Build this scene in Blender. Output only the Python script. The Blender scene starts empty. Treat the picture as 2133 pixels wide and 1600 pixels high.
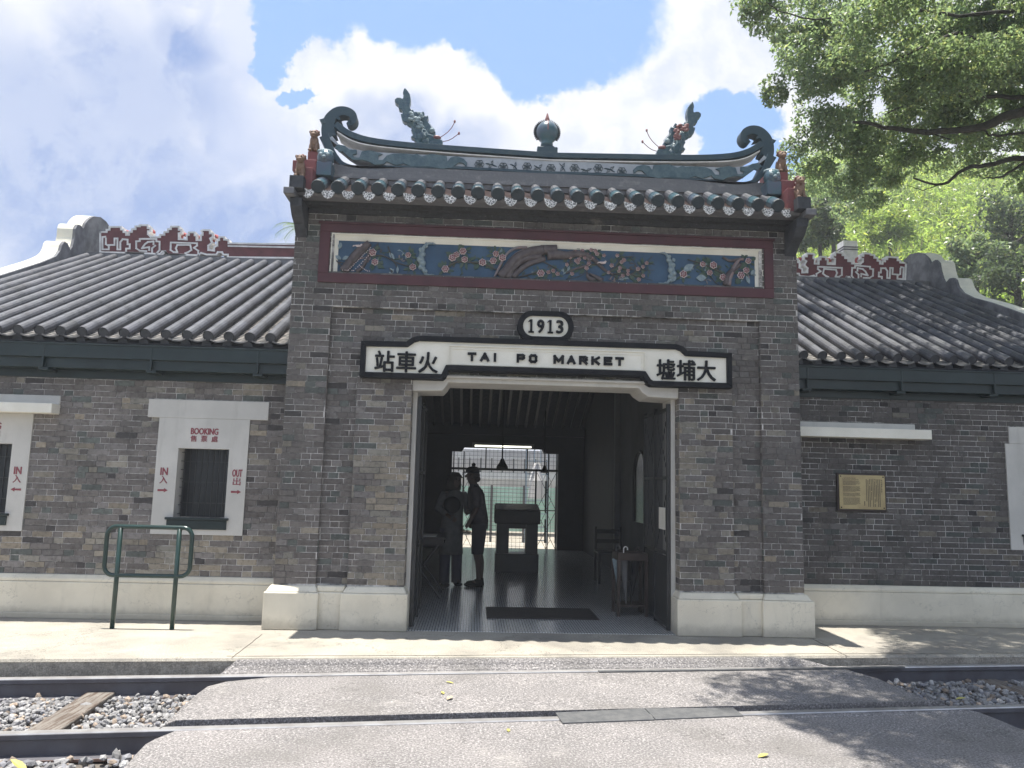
import bpy, math, random
import numpy as np
from mathutils import Vector, Matrix
R = math.radians
S = bpy.context.scene
COL = S.collection
rnd = random.Random(7)

# ------------------------------------------------------------------ camera
CF, CP, CY, CR, CX, CD, CH = 1600.6, 0.1294, 0.0458, 0.0247, -0.6939, 7.5624, 1.40
_F = np.array([math.sin(CY)*math.cos(CP), math.cos(CY)*math.cos(CP), math.sin(CP)])
_R0 = np.array([math.cos(CY), -math.sin(CY), 0.0]); _U0 = np.cross(_R0, _F)
_R = math.cos(CR)*_R0 + math.sin(CR)*_U0; _U = -math.sin(CR)*_R0 + math.cos(CR)*_U0
_C = np.array([CX, -CD, CH])
cam = bpy.data.cameras.new('camera'); camo = bpy.data.objects.new('camera', cam); COL.objects.link(camo)
cam.sensor_width = 36; cam.lens = 36*CF/2133; cam.clip_end = 2000; cam.clip_start = .05
camo.matrix_world = Matrix(((_R[0], _U[0], -_F[0], _C[0]), (_R[1], _U[1], -_F[1], _C[1]), (_R[2], _U[2], -_F[2], _C[2]), (0, 0, 0, 1)))
S.camera = camo
def ray(u, v): return _F + (u-1066.5)/CF*_R - (v-800)/CF*_U
def at(u, v, y):                       # point of the plane y = const seen at that spot of the photograph
    d = ray(u, v); return _C + (y-_C[1])/d[1]*d
def atx(u, v, x):
    d = ray(u, v); return _C + (x-_C[0])/d[0]*d
def atz(u, v, z):
    d = ray(u, v); return _C + (z-_C[2])/d[2]*d
def ndir(u, v):
    d = ray(u, v); return d/np.linalg.norm(d)

# ------------------------------------------------------------------ light
SUNV = Vector((-0.075, 0.012, 1)).normalized()
sun = bpy.data.lights.new('sun', 'SUN'); sun.energy = 4.6; sun.angle = R(.5); sun.color = (1, .96, .88)
suno = bpy.data.objects.new('sun', sun); COL.objects.link(suno)
suno.rotation_euler = SUNV.to_track_quat('Z', 'Y').to_euler()
S.view_settings.view_transform = 'Standard'; S.view_settings.look = 'None'
S.view_settings.exposure = 1.15; S.view_settings.gamma = 1
try:
    S.cycles.max_bounces = 8; S.cycles.diffuse_bounces = 5; S.cycles.transparent_max_bounces = 8
    S.cycles.use_denoising = True
except Exception: pass

class NT:                              # small helper to wire shader nodes
    def __init__(s, tree): s.t = tree; s.t.nodes.clear()
    def n(s, typ, **kw):
        o = s.t.nodes.new(typ)
        ins = kw.pop('ins', {})
        for k, v in kw.items(): setattr(o, k, v)
        for k, v in ins.items():
            if isinstance(v, bpy.types.NodeSocket): s.t.links.new(v, o.inputs[k])
            else: o.inputs[k].default_value = v
        return o
    def l(s, a, b): s.t.links.new(a, b)
    def math(s, op, a, b=0.0, clamp=False):
        return s.n('ShaderNodeMath', operation=op, use_clamp=clamp, ins={0: a, 1: b}).outputs[0]
    def vmath(s, op, a, b): return s.n('ShaderNodeVectorMath', operation=op, ins={0: a, 1: b}).outputs[0]
    def ramp(s, f, lo, hi):
        o = s.n('ShaderNodeMapRange', interpolation_type='SMOOTHSTEP', ins={0: f, 1: lo, 2: hi}); return o.outputs[0]
    def mix(s, f, a, b):
        o = s.n('ShaderNodeMix', data_type='RGBA')
        for i, v in ((0, f), (6, a), (7, b)):
            if isinstance(v, bpy.types.NodeSocket): s.l(v, o.inputs[i])
            else: o.inputs[i].default_value = v if i == 0 else (*v[:3], 1)
        return o.outputs[2]
    def noise(s, vec, scale, detail=6, rough=.55, out=0):
        o = s.n('ShaderNodeTexNoise', ins={'Scale': scale, 'Detail': detail, 'Roughness': rough})
        if vec is not None: s.l(vec, o.inputs['Vector'])
        return o.outputs[out]

W = bpy.data.worlds.new('World'); S.world = W; W.use_nodes = True
def build_world():
    N = NT(W.node_tree)
    sky = N.n('ShaderNodeTexSky', sky_type='NISHITA', sun_disc=False, sun_elevation=math.asin(SUNV.z),
              sun_rotation=math.atan2(SUNV.x, SUNV.y), air_density=1.0, dust_density=1.2, ozone_density=1.2)
    tc = N.n('ShaderNodeTexCoord').outputs['Generated']
    warp = N.n('ShaderNodeVectorMath', operation='SCALE', ins={0: N.vmath('SUBTRACT', N.noise(tc, 6.0, 12, .62, 1), (.5, .5, .5)), 3: .20}).outputs[0]
    warp2 = N.n('ShaderNodeVectorMath', operation='SCALE', ins={0: N.vmath('SUBTRACT', N.noise(tc, 2.2, 5, .6, 1), (.5, .5, .5)), 3: .30}).outputs[0]
    wd = N.vmath('ADD', tc, warp)
    wd2 = N.vmath('ADD', tc, warp2)
    def field(blobs, wv):
        out = None
        for (u, v, r, st) in blobs:    # a direction in the sky, an angular radius, a stretch along the horizon
            c = ndir(u, v)
            d = N.vmath('SUBTRACT', wv, tuple(c))
            d = N.n('ShaderNodeVectorMath', operation='MULTIPLY', ins={0: d, 1: (1/st, 1/st, 1)}).outputs[0]
            L = N.n('ShaderNodeVectorMath', operation='LENGTH', ins={0: d}).outputs['Value']
            f = N.math('SUBTRACT', 1.0, N.math('DIVIDE', L, r))
            out = f if out is None else N.math('MAXIMUM', out, f)
        return out
    blue = field([(900, -70, .070, 2.4), (1180, -10, .085, 1.6), (1010, 40, .040, 1.6), (650, 0, .060, 1.1), (600, 90, .030, .9), (1130, 120, .05, 2.0),
                  (1510, 265, .036, 1.6), (1570, 330, .042, 1.2), (645, 195, .015, 1.3)], wd)
    grey = field([(330, 200, .12, 1.2), (200, 420, .15, 1.6), (60, 250, .10, 1.2), (520, 470, .07, 1.6), (430, 80, .07, 1.0), (900, 330, .03, 3)], wd2)
    bf = N.ramp(blue, -.08, .19)
    far = N.ramp(N.noise(tc, 2.6, 8, .6), .44, .60)              # broken cloud over the rest of the sky
    sep = N.n('ShaderNodeSeparateXYZ', ins={0: tc})
    infront = N.ramp(sep.outputs[1], .15, .55)
    cloudy = N.n('ShaderNodeMix', data_type='FLOAT', ins={0: infront, 2: far, 3: N.math('SUBTRACT', 1.0, bf)}).outputs[0]
    gf = N.math('MULTIPLY', N.ramp(grey, -.35, .60), 1.0)
    fine = N.ramp(N.noise(wd, 6, 12, .66), .40, .60)
    gf = N.math('MULTIPLY', gf, N.math('ADD', .66, N.math('MULTIPLY', fine, .34)))
    puff = N.math('MULTIPLY', N.ramp(N.noise(wd, 4.2, 12, .64), .44, .62), .62)
    white = N.mix(puff, (4.6, 4.65, 4.85), (2.7, 3.1, 4.2))
    cl = N.mix(gf, white, (1.2, 1.8, 3.35))
    skyc = N.mix(.62, sky.outputs[0], (1.45, 2.6, 4.9))          # thin haze in the blue
    col = N.mix(cloudy, skyc, cl)
    bg = N.n('ShaderNodeBackground', ins={0: col, 1: .1})
    N.l(bg.outputs[0], N.n('ShaderNodeOutputWorld').inputs[0])
build_world()

# ------------------------------------------------------------------ materials
def mat(name, col, col2=None, rough=.7, scale=4, bump=0.0, bscale=60, metal=0.0, attr=False, lo=.35, hi=.65, spec=.4, extra=None, coat=0):
    m = bpy.data.materials.new(name); m.use_nodes = True
    N = NT(m.node_tree)
    oc = N.n('ShaderNodeTexCoord').outputs['Object']
    if col2 is None: col2 = tuple(c*.78 for c in col)
    f = N.ramp(N.noise(oc, scale, 8, .62), lo, hi)
    c = N.mix(f, col, col2)
    if attr:
        a = N.n('ShaderNodeAttribute', attribute_name='Col').outputs['Color']
        mm = N.n('ShaderNodeMix', data_type='RGBA', blend_type='MULTIPLY'); mm.inputs[0].default_value = 1
        N.l(a, mm.inputs[6]); N.l(c, mm.inputs[7]); c = mm.outputs[2]
    if extra: c = extra(N, oc, c)
    b = N.n('ShaderNodeBsdfPrincipled', ins={'Base Color': c, 'Roughness': rough, 'Metallic': metal})
    b.inputs['Specular IOR Level'].default_value = spec
    if coat: b.inputs['Coat Weight'].default_value = coat; b.inputs['Coat Roughness'].default_value = .15
    if bump:
        bp = N.n('ShaderNodeBump', ins={'Strength': bump, 'Distance': .02, 'Height': N.noise(oc, bscale, 6, .6)})
        N.l(bp.outputs[0], b.inputs['Normal'])
    N.l(b.outputs[0], N.n('ShaderNodeOutputMaterial').inputs[0])
    return m
def speck(scale, dark, light, amt=.6):
    def f(N, oc, c):
        v = N.n('ShaderNodeTexNoise', ins={'Scale': scale, 'Detail': 3, 'Roughness': .8, 'Vector': oc}).outputs[0]
        c1 = N.mix(N.math('MULTIPLY', N.ramp(v, .52, .64), amt), c, light)
        return N.mix(N.math('MULTIPLY', N.math('SUBTRACT', 1.0, N.ramp(v, .36, .48)), amt), c1, dark)
    return f
def leafmat(name, a, b, trans=.45):
    m = bpy.data.materials.new(name); m.use_nodes = True
    N = NT(m.node_tree)
    at_ = N.n('ShaderNodeAttribute', attribute_name='Col').outputs['Color']
    mm = N.n('ShaderNodeMix', data_type='RGBA', blend_type='MULTIPLY'); mm.inputs[0].default_value = 1
    N.l(at_, mm.inputs[6]); mm.inputs[7].default_value = (*a, 1)
    p = N.n('ShaderNodeBsdfPrincipled', ins={'Base Color': mm.outputs[2], 'Roughness': .38})
    m2 = N.n('ShaderNodeMix', data_type='RGBA', blend_type='MULTIPLY'); m2.inputs[0].default_value = 1
    N.l(at_, m2.inputs[6]); m2.inputs[7].default_value = (*b, 1)
    t = N.n('ShaderNodeBsdfTranslucent', ins={0: m2.outputs[2]})
    x = N.n('ShaderNodeMixShader', ins={0: trans}); N.l(p.outputs[0], x.inputs[1]); N.l(t.outputs[0], x.inputs[2])
    N.l(x.outputs[0], N.n('ShaderNodeOutputMaterial').inputs[0])
    return m
def emit(name, col, s):
    m = bpy.data.materials.new(name); m.use_nodes = True; N = NT(m.node_tree)
    N.l(N.n('ShaderNodeEmission', ins={0: (*col, 1), 1: s}).outputs[0], N.n('ShaderNodeOutputMaterial').inputs[0]); return m
M = {}
def damp(N, oc, c):
    s_ = N.n('ShaderNodeMapping', ins={0: oc}); s_.inputs['Scale'].default_value = (2.2, 2.2, .8)
    c = N.mix(N.math('MULTIPLY', N.ramp(N.noise(s_.outputs[0], 1.0, 8, .7), .50, .72), .50), c, (.055, .056, .050))
    c = N.mix(N.math('MULTIPLY', N.ramp(N.noise(oc, 3.1, 9, .75), .57, .70), .38), c, (.30, .27, .235))
    return N.mix(N.math('MULTIPLY', N.ramp(N.noise(oc, 38, 4, .7), .60, .72), .35), c, (.33, .31, .29))
def splash(N, oc, c):
    z = N.n('ShaderNodeSeparateXYZ', ins={0: oc}).outputs[2]
    n = N.noise(oc, 9, 8, .7)
    low = N.math('SUBTRACT', 1.0, N.ramp(N.math('SUBTRACT', z, N.math('MULTIPLY', n, .16)), -.06, .06))
    c = N.mix(N.math('MULTIPLY', low, .55), c, (.24, .215, .17))
    s_ = N.n('ShaderNodeMapping', ins={0: oc}); s_.inputs['Scale'].default_value = (7, 7, .9)
    c = N.mix(N.math('MULTIPLY', N.ramp(N.noise(s_.outputs[0], 1.3, 8, .7), .54, .76), .30), c, (.30, .28, .23))
    v = N.n('ShaderNodeTexVoronoi', feature='DISTANCE_TO_EDGE', ins={'Vector': N.vmath('ADD', oc, N.noise(oc, 4, 4, .6, 1)), 'Scale': 1.1}).outputs['Distance']
    return N.mix(N.math('MULTIPLY', N.math('SUBTRACT', 1.0, N.ramp(v, .001, .006)), .35), c, (.15, .14, .12))
def worn(base):
    def f(N, oc, c):
        c = base(N, oc, c)
        c = N.mix(N.math('MULTIPLY', N.ramp(N.noise(oc, .9, 9, .65), .44, .66), .55), c, (.15, .14, .13))
        c = N.mix(N.math('MULTIPLY', N.ramp(N.noise(oc, 2.7, 8, .7), .58, .74), .35), c, (.50, .47, .43))
        v = N.n('ShaderNodeTexVoronoi', feature='DISTANCE_TO_EDGE', ins={'Vector': N.vmath('ADD', oc, N.noise(oc, 3, 5, .6, 1)), 'Scale': .55}).outputs['Distance']
        return N.mix(N.math('MULTIPLY', N.math('SUBTRACT', 1.0, N.ramp(v, .0008, .004)), .6), c, (.06, .055, .05))
    return f
M['brick'] = mat('grey_brick', (1.08, 1.08, 1.08), (.62, .60, .58), rough=.85, scale=26, bump=.35, bscale=90, attr=True, lo=.42, hi=.75, extra=damp)
def mortar_extra(N, oc, c):
    f = N.ramp(N.noise(oc, 2.1, 8, .75), .43, .58)
    return N.mix(f, c, (.10, .095, .09))
M['mortar'] = mat('lime_mortar', (.66, .63, .60), (.40, .38, .36), rough=.9, scale=30, extra=mortar_extra)
M['plinth'] = mat('cream_painted_render', (.70, .645, .52), (.61, .56, .45), rough=.75, scale=2.2, bump=.15, bscale=14, extra=splash)
def stain(N, oc, c):
    s = N.n('ShaderNodeMapping', ins={0: oc}); s.inputs['Scale'].default_value = (9, 9, 1.2)
    return N.mix(N.math('MULTIPLY', N.ramp(N.noise(s.outputs[0], 1.0, 7, .65), .5, .8), .45), c, (.30, .29, .26))
M['whitewash'] = mat('whitewashed_surround', (.55, .53, .49), (.47, .455, .42), rough=.8, scale=2, bump=.08, bscale=18, extra=stain)
M['cream'] = mat('cream_sign_paint', (.78, .745, .65), (.70, .665, .57), rough=.55, scale=3, bump=.05, bscale=20)
M['black'] = mat('black_paint', (.008, .009, .012), (.014, .015, .018), rough=.8, scale=8, spec=.15)
M['darkgreen'] = mat('dark_green_paint', (.014, .026, .026), (.010, .019, .019), rough=.4, scale=5)
M['greenrail'] = mat('green_railing_paint', (.014, .040, .033), (.010, .030, .025), rough=.28, scale=9, coat=.3)
M['redpaint'] = mat('maroon_paint', (.082, .027, .033), (.062, .022, .028), rough=.6, scale=3, bump=.05)
M['fretred'] = mat('red_fretwork_paint', (.155, .050, .054), (.11, .038, .042), rough=.75, scale=5)
M['fretwhite'] = mat('white_line_paint', (.76, .74, .72), (.6, .58, .56), rough=.7, scale=9)
M['tile'] = mat('grey_clay_tile', (.080, .085, .098), (.040, .043, .050), rough=.6, scale=5, bump=.4, bscale=40, attr=True, lo=.34, hi=.72)
M['pan'] = mat('pan_tile', (.26, .24, .22), (.10, .10, .10), rough=.7, scale=12, attr=True)
M['panpink'] = mat('pink_pan_tile_edge', (.34, .25, .21), (.25, .19, .165), rough=.7, scale=9)
M['glaze'] = mat('green_glazed_tile', (.045, .105, .125), (.065, .085, .12), rough=.3, scale=6, coat=.4, bump=.1)
M['glaze_dark'] = mat('dark_glazed_cap', (.014, .026, .034), (.020, .028, .035), rough=.5, scale=8, bump=.3, bscale=60)
def drip_pat(N, oc, c):
    w = N.n('ShaderNodeTexVoronoi', feature='DISTANCE_TO_EDGE', ins={'Vector': oc, 'Scale': 42}).outputs['Distance']
    return N.mix(N.ramp(w, .04, .12), (.82, .80, .78), (.16, .16, .16))
M['slate'] = mat('dark_carved_brick_and_hollow_shade', (.060, .062, .070), (.035, .038, .045), rough=.8, scale=9, bump=.4)
M['wave'] = mat('blue_grey_wave_paint', (.060, .105, .130), (.10, .15, .17), rough=.6, scale=14, bump=.6, bscale=30)
M['pinkred'] = mat('coral_red_curl', (.42, .10, .09), (.32, .07, .07), rough=.7)
M['drip'] = mat('white_patterned_drip_tile', (.5, .5, .5), rough=.5, extra=drip_pat)
M['teal'] = mat('teal_ridge_paint', (.030, .058, .080), (.045, .075, .09), rough=.5, scale=6, bump=.15, bscale=50)
M['ridgegrey'] = mat('weathered_ridge_render', (.15, .15, .16), (.30, .29, .28), rough=.8, scale=10, lo=.5, hi=.85, bump=.3, bscale=30)
M['ridgewhite'] = mat('ridge_face_whitewash', (.44, .46, .50), (.34, .36, .40), rough=.75, scale=6)
M['fish'] = mat('blue_green_glazed_pottery', (.038, .080, .115), (.075, .13, .145), rough=.32, scale=22, bump=.6, bscale=55, coat=.3)
M['pinkglaze'] = mat('pink_glazed_pottery', (.26, .125, .12), (.20, .09, .09), rough=.5, scale=14)
M['lion'] = mat('ochre_pottery', (.23, .15, .105), (.17, .10, .07), rough=.6, scale=16, bump=.5, bscale=40)
M['lionred'] = mat('red_brick_pier_paint', (.22, .075, .075), (.16, .06, .065), rough=.7, scale=9)
M['blue'] = mat('blue_mural_ground', (.048, .100, .170), (.036, .075, .13), rough=.7, scale=5)
M['bark1'] = mat('painted_trunk_brown', (.070, .058, .062), (.12, .10, .10), rough=.6, scale=14, bump=.6, bscale=25)
M['bark2'] = mat('painted_trunk_pale', (.26, .18, .17), (.16, .16, .18), rough=.6, scale=14)
M['twig'] = mat('painted_twig', (.05, .05, .05), (.08, .07, .06), rough=.6)
M['petal'] = mat('pink_petal', (.27, .125, .135), (.20, .10, .11), rough=.7, scale=30)
M['petalw'] = mat('white_petal_rim', (.66, .57, .56), (.54, .44, .44), rough=.7, scale=30)
M['mleaf'] = mat('painted_green_leaf', (.035, .075, .055), (.07, .10, .07), rough=.6, scale=20)
M['mpale'] = mat('painted_pale_leaf', (.26, .32, .34), (.16, .22, .25), rough=.6, scale=30)
M['redtext'] = mat('red_stencil_paint', (.24, .055, .07), (.32, .14, .14), rough=.8, scale=40, lo=.5, hi=.8)
M['concrete'] = mat('pale_platform_concrete', (.375, .345, .29), (.30, .275, .23), rough=.85, scale=1.6, bump=.35, bscale=110, extra=worn(speck(95, (.22, .20, .17), (.58, .54, .46), .6)))
M['kerbc'] = mat('kerb_concrete', (.36, .325, .27), (.21, .19, .16), rough=.9, scale=7, bump=.6, bscale=50, extra=speck(70, (.13, .12, .10), (.46, .42, .36), .6))
M['aggregate'] = mat('exposed_aggregate_concrete', (.245, .228, .222), (.20, .188, .184), rough=.9, scale=2.0, bump=.8, bscale=75, extra=worn(speck(70, (.10, .095, .095), (.50, .47, .455), .9)))
M['rail'] = mat('worn_rail_steel', (.11, .11, .125), (.085, .08, .09), rough=.5, scale=6, metal=.2)
M['railtop'] = mat('polished_rail_head', (.52, .51, .50), (.40, .38, .37), rough=.38, scale=6, metal=.6)
M['rust'] = mat('rusty_rail_foot', (.26, .16, .12), (.18, .12, .10), rough=.85, scale=18)
M['plate'] = mat('steel_checker_plate', (.105, .108, .112), (.15, .15, .15), rough=.6, scale=14, metal=.3, bump=.3, bscale=80)
def grain(N, oc, c):
    s = N.n('ShaderNodeMapping', ins={0: oc}); s.inputs['Scale'].default_value = (14, 1.2, 14)
    n = N.noise(s.outputs[0], 3.0, 8, .7)
    return N.mix(N.ramp(n, .48, .56), c, (.09, .065, .05))
M['sleeper'] = mat('weathered_timber', (.20, .178, .155), (.15, .132, .115), rough=.9, scale=5, extra=grain, bump=.5, bscale=30)
M['stone'] = mat('grey_ballast', (1, 1, 1), (.75, .74, .76), rough=.85, scale=20, attr=True, bump=.3, bscale=80)
M['soil'] = mat('dark_soil', (.16, .14, .12), (.09, .08, .07), rough=.95, scale=12, bump=.6)
M['earth'] = mat('open_ground', (.16, .15, .11), (.08, .11, .05), rough=.95, scale=.6)
M['dark'] = mat('dark_stained_wood', (.020, .017, .017), (.028, .024, .022), rough=.5, scale=8)
M['wood'] = mat('brown_varnished_wood', (.040, .026, .022), (.028, .019, .016), rough=.45, scale=8)
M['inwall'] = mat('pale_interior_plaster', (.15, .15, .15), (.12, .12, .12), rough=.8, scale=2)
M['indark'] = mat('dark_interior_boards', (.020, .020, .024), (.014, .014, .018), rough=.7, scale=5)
M['iron'] = mat('black_wrought_iron', (.02, .021, .022), (.03, .03, .03), rough=.45)
M['glassdark'] = mat('dark_window_interior', (.018, .020, .024), (.03, .032, .036), rough=.25, scale=3)
def mosaic(N, oc, c):
    b = N.n('ShaderNodeTexBrick', ins={'Vector': oc, 'Scale': 1.0, 'Mortar Size': .003, 'Mortar Smooth': .2, 'Brick Width': .027, 'Row Height': .027, 'Color1': (.55, .55, .53, 1), 'Color2': (.46, .46, .45, 1), 'Mortar': (.05, .05, .05, 1)})
    b.offset = 0; b.squash = 1
    return b.outputs['Color']
M['mosaic'] = mat('small_white_floor_mosaic', (.4, .4, .4), rough=.20, scale=2, extra=mosaic, spec=.5)
M['brass'] = mat('brass_plaque', (.42, .34, .18), (.33, .26, .14), rough=.42, scale=5, metal=.4)
M['bark'] = mat('tree_bark', (.060, .055, .046), (.035, .032, .028), rough=.95, scale=9, bump=.8, bscale=25)
M['gable'] = mat('cream_gable_coping', (.74, .71, .60), (.62, .60, .52), rough=.8, scale=4, bump=.2, bscale=18)
M['gablegrey'] = mat('grey_gable_render', (.20, .20, .21), (.11, .11, .12), rough=.85, scale=5, bump=.3)
M['leaf'] = leafmat('broad_leaf', (.135, .175, .120), (.30, .41, .17), .5)
M['bamboo'] = leafmat('bamboo_leaf', (.23, .30, .085), (.44, .60, .12), .45)
M['darkleaf'] = leafmat('dark_leaf', (.075, .10, .065), (.15, .21, .09))
M['palm'] = leafmat('palm_leaf', (.10, .16, .07), (.2, .3, .06))

# ------------------------------------------------------------------ mesh building
class MB:
    def __init__(s): s.v = []; s.f = []; s.m = []; s.c = []; s.cur = 0; s.col = None
    def add(s, vs, fs, m=None, c=None):
        b = len(s.v); s.v.extend([tuple(p) for p in vs])
        for f in fs:
            s.f.append(tuple(b+i for i in f)); s.m.append(s.cur if m is None else m); s.c.append(c or s.col)
    def box(s, x0, x1, y0, y1, z0, z1, m=None, c=None):
        v = [(x, y, z) for z in (z0, z1) for y in (y0, y1) for x in (x0, x1)]
        s.add(v, [(0, 2, 3, 1), (4, 5, 7, 6), (0, 1, 5, 4), (2, 6, 7, 3), (0, 4, 6, 2), (1, 3, 7, 5)], m, c)
    def hexa(s, bot, top, m=None, c=None):
        n = len(bot); s.add(list(bot)+list(top), [tuple(range(n))[::-1], tuple(range(n, 2*n))] + [(i, (i+1) % n, n+(i+1) % n, n+i) for i in range(n)], m, c)
    def prism(s, poly, y0, y1, m=None, c=None):          # outline in x,z pushed from y0 (front) to y1
        if sum(a[0]*b[1]-b[0]*a[1] for a, b in zip(poly, poly[1:]+poly[:1])) < 0: poly = poly[::-1]
        n = len(poly)
        s.add([(x, y0, z) for x, z in poly]+[(x, y1, z) for x, z in poly],
              [tuple(range(n)), tuple(range(n, 2*n))[::-1]] + [(i, n+i, n+(i+1) % n, (i+1) % n) for i in range(n)], m, c)
    def tube(s, path, r, n=8, m=None, c=None, cap=True, closed=False):
        P = [Vector(p) for p in path]; rs = r if hasattr(r, '__len__') else [r]*len(P)
        vs = []; ref = None
        for i, p in enumerate(P):
            a = P[i-1] if (i > 0 or closed) else p; b = P[(i+1) % len(P)] if (i < len(P)-1 or closed) else p
            t = (b-a); t = t.normalized() if t.length > 1e-9 else Vector((0, 0, 1))
            if ref is None:
                ref = Vector((0, 0, 1)) if abs(t.z) < .9 else Vector((1, 0, 0))
            u = (ref - t*ref.dot(t)); u = u.normalized() if u.length > 1e-6 else t.orthogonal().normalized()
            w = t.cross(u); ref = u
            for k in range(n):
                an = 2*math.pi*k/n; vs.append(p + (u*math.cos(an)+w*math.sin(an))*rs[i])
        fs = []
        L = len(P)
        for i in range(L if closed else L-1):
            for k in range(n):
                a = i*n+k; b = i*n+(k+1) % n; c2 = ((i+1) % L)*n+(k+1) % n; d = ((i+1) % L)*n+k
                fs.append((a, b, c2, d))
        if cap and not closed: fs += [tuple(range(n))[::-1], tuple((L-1)*n+k for k in range(n))]
        s.add(vs, fs, m, c)
    def loft(s, rings, n=16, m=None, c=None):            # rings: (cx, cy, z, rx, ry[, yaw])
        vs = []
        for rg in rings:
            cx, cy, z, rx, ry = rg[:5]; ya = rg[5] if len(rg) > 5 else 0
            for k in range(n):
                a = 2*math.pi*k/n; x, y = rx*math.cos(a), ry*math.sin(a)
                vs.append((cx+x*math.cos(ya)-y*math.sin(ya), cy+x*math.sin(ya)+y*math.cos(ya), z))
        fs = [tuple(range(n))[::-1], tuple((len(rings)-1)*n+k for k in range(n))]
        for i in range(len(rings)-1):
            for k in range(n): fs.append((i*n+k, i*n+(k+1) % n, (i+1)*n+(k+1) % n, (i+1)*n+k))
        s.add(vs, fs, m, c)
    def ball(s, cen, rad, nu=12, nv=8, m=None, c=None, rot=None):
        rx, ry, rz = rad if hasattr(rad, '__len__') else (rad,)*3
        vs = [(0, 0, -rz)]
        for j in range(1, nv):
            ph = -math.pi/2+math.pi*j/nv
            for k in range(nu):
                a = 2*math.pi*k/nu; vs.append((rx*math.cos(ph)*math.cos(a), ry*math.cos(ph)*math.sin(a), rz*math.sin(ph)))
        vs.append((0, 0, rz)); fs = []
        for k in range(nu): fs.append((0, 1+(k+1) % nu, 1+k))
        for j in range(nv-2):
            for k in range(nu):
                a = 1+j*nu+k; b = 1+j*nu+(k+1) % nu; fs.append((a, b, b+nu, a+nu))
        t = len(vs)-1
        for k in range(nu): fs.append((t, 1+(nv-2)*nu+k, 1+(nv-2)*nu+(k+1) % nu))
        cv = Vector(cen)
        vs = [((rot @ Vector(p)) if rot else Vector(p))+cv for p in vs]
        s.add(vs, fs, m, c)
    def stroke(s, pts, w, y0, y1, closed=False, m=None, c=None):   # flat band of width w following points in x,z
        n = len(pts)
        for i in range(n if closed else n-1):
            a = Vector(pts[i]); b = Vector(pts[(i+1) % n]); d = b-a
            if d.length < 1e-6: continue
            d.normalize(); q = Vector((-d.y, d.x))*w/2; e = d*w*.5
            j = (i % 2)*.0008
            s.prism([tuple(a-e-q), tuple(b+e-q), tuple(b+e+q), tuple(a-e+q)], y0-j, y1, m, c)
    def build(s, name, mats, parent=None, smooth=False, bevel=0, label=None, origin=None, sub=0):
        if not isinstance(mats, (list, tuple)): mats = [mats]
        o0 = Vector(origin) if origin is not None else (wloc(parent) if parent else Vector((0, 0, 0)))
        me = bpy.data.meshes.new(name)
        V = np.array(s.v, dtype=float)-np.array(o0)
        me.from_pydata(V.tolist(), [], s.f)
        for k in mats: me.materials.append(M[k] if isinstance(k, str) else k)
        if len(mats) > 1: me.polygons.foreach_set('material_index', s.m)
        if any(c is not None for c in s.c):
            ca = me.color_attributes.new('Col', 'FLOAT_COLOR', 'CORNER')
            arr = []
            for f, c in zip(s.f, s.c): arr.extend(((*(c or (1, 1, 1)), 1.0))*len(f))
            ca.data.foreach_set('color', arr)
        if smooth: me.polygons.foreach_set('use_smooth', [True]*len(s.f))
        me.update()
        o = bpy.data.objects.new(name, me); COL.objects.link(o)
        if parent is not None:
            o.parent = parent; o.location = o0-wloc(parent)
        else: o.location = o0
        if bevel:
            b = o.modifiers.new('b', 'BEVEL'); b.width = bevel; b.segments = 2; b.limit_method = 'ANGLE'; b.angle_limit = R(35)
        if sub: q = o.modifiers.new('s', 'SUBSURF'); q.levels = sub; q.render_levels = sub
        if label: o['label'] = label
        return o
def wloc(o):
    l = Vector(o.location)
    while o.parent: o = o.parent; l = l+Vector(o.location)
    return l
def tag(o, label=None, cat=None, group=None, kind=None):
    if label: o['label'] = label
    if cat: o['category'] = cat
    if group: o['group'] = group
    if kind: o['kind'] = kind
    return o
def thing(name, loc, label, cat, group=None):
    o = bpy.data.objects.new(name, None); COL.objects.link(o); o.location = loc; o.empty_display_size = .1
    return tag(o, label, cat, group)
def copy_tree(o, parent=None, loc=None):
    c = o.copy(); COL.objects.link(c); c.parent = parent
    if loc is not None: c.location = loc
    for ch in list(o.children): copy_tree(ch, c)
    return c
GL = {'T': ([((0, 1), (1, 1))], [((.5, 0), (.5, 1))]), 'A': ([((0, 0), (.5, 1)), ((.5, 1), (1, 0)), ((.2, .32), (.8, .32))],), 'I': ([((.5, 0), (.5, 1))],), 'P': ([((0, 0), (0, 1)), ((0, 1), (.8, 1)), ((.8, 1), (1, .88)), ((1, .88), (1, .6)), ((1, .6), (.8, .46)), ((.8, .46), (0, .46))],),
      'O': ([((.2, 0), (.8, 0)), ((.8, 0), (1, .2)), ((1, .2), (1, .8)), ((1, .8), (.8, 1)), ((.8, 1), (.2, 1)), ((.2, 1), (0, .8)), ((0, .8), (0, .2)), ((0, .2), (.2, 0))],), 'M': ([((0, 0), (0, 1)), ((0, 1), (.5, .25)), ((.5, .25), (1, 1)), ((1, 1), (1, 0))],),
      'R': ([((0, 0), (0, 1)), ((0, 1), (.8, 1)), ((.8, 1), (1, .88)), ((1, .88), (1, .62)), ((1, .62), (.8, .48)), ((.8, .48), (0, .48)), ((.5, .48), (1, 0))],), 'K': ([((0, 0), (0, 1)), ((.02, .42), (1, 1)), ((.3, .55), (1, 0))],), 'E': ([((0, 0), (0, 1)), ((0, 1), (1, 1)), ((0, .52), (.85, .52)), ((0, 0), (1, 0))],)}
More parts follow.
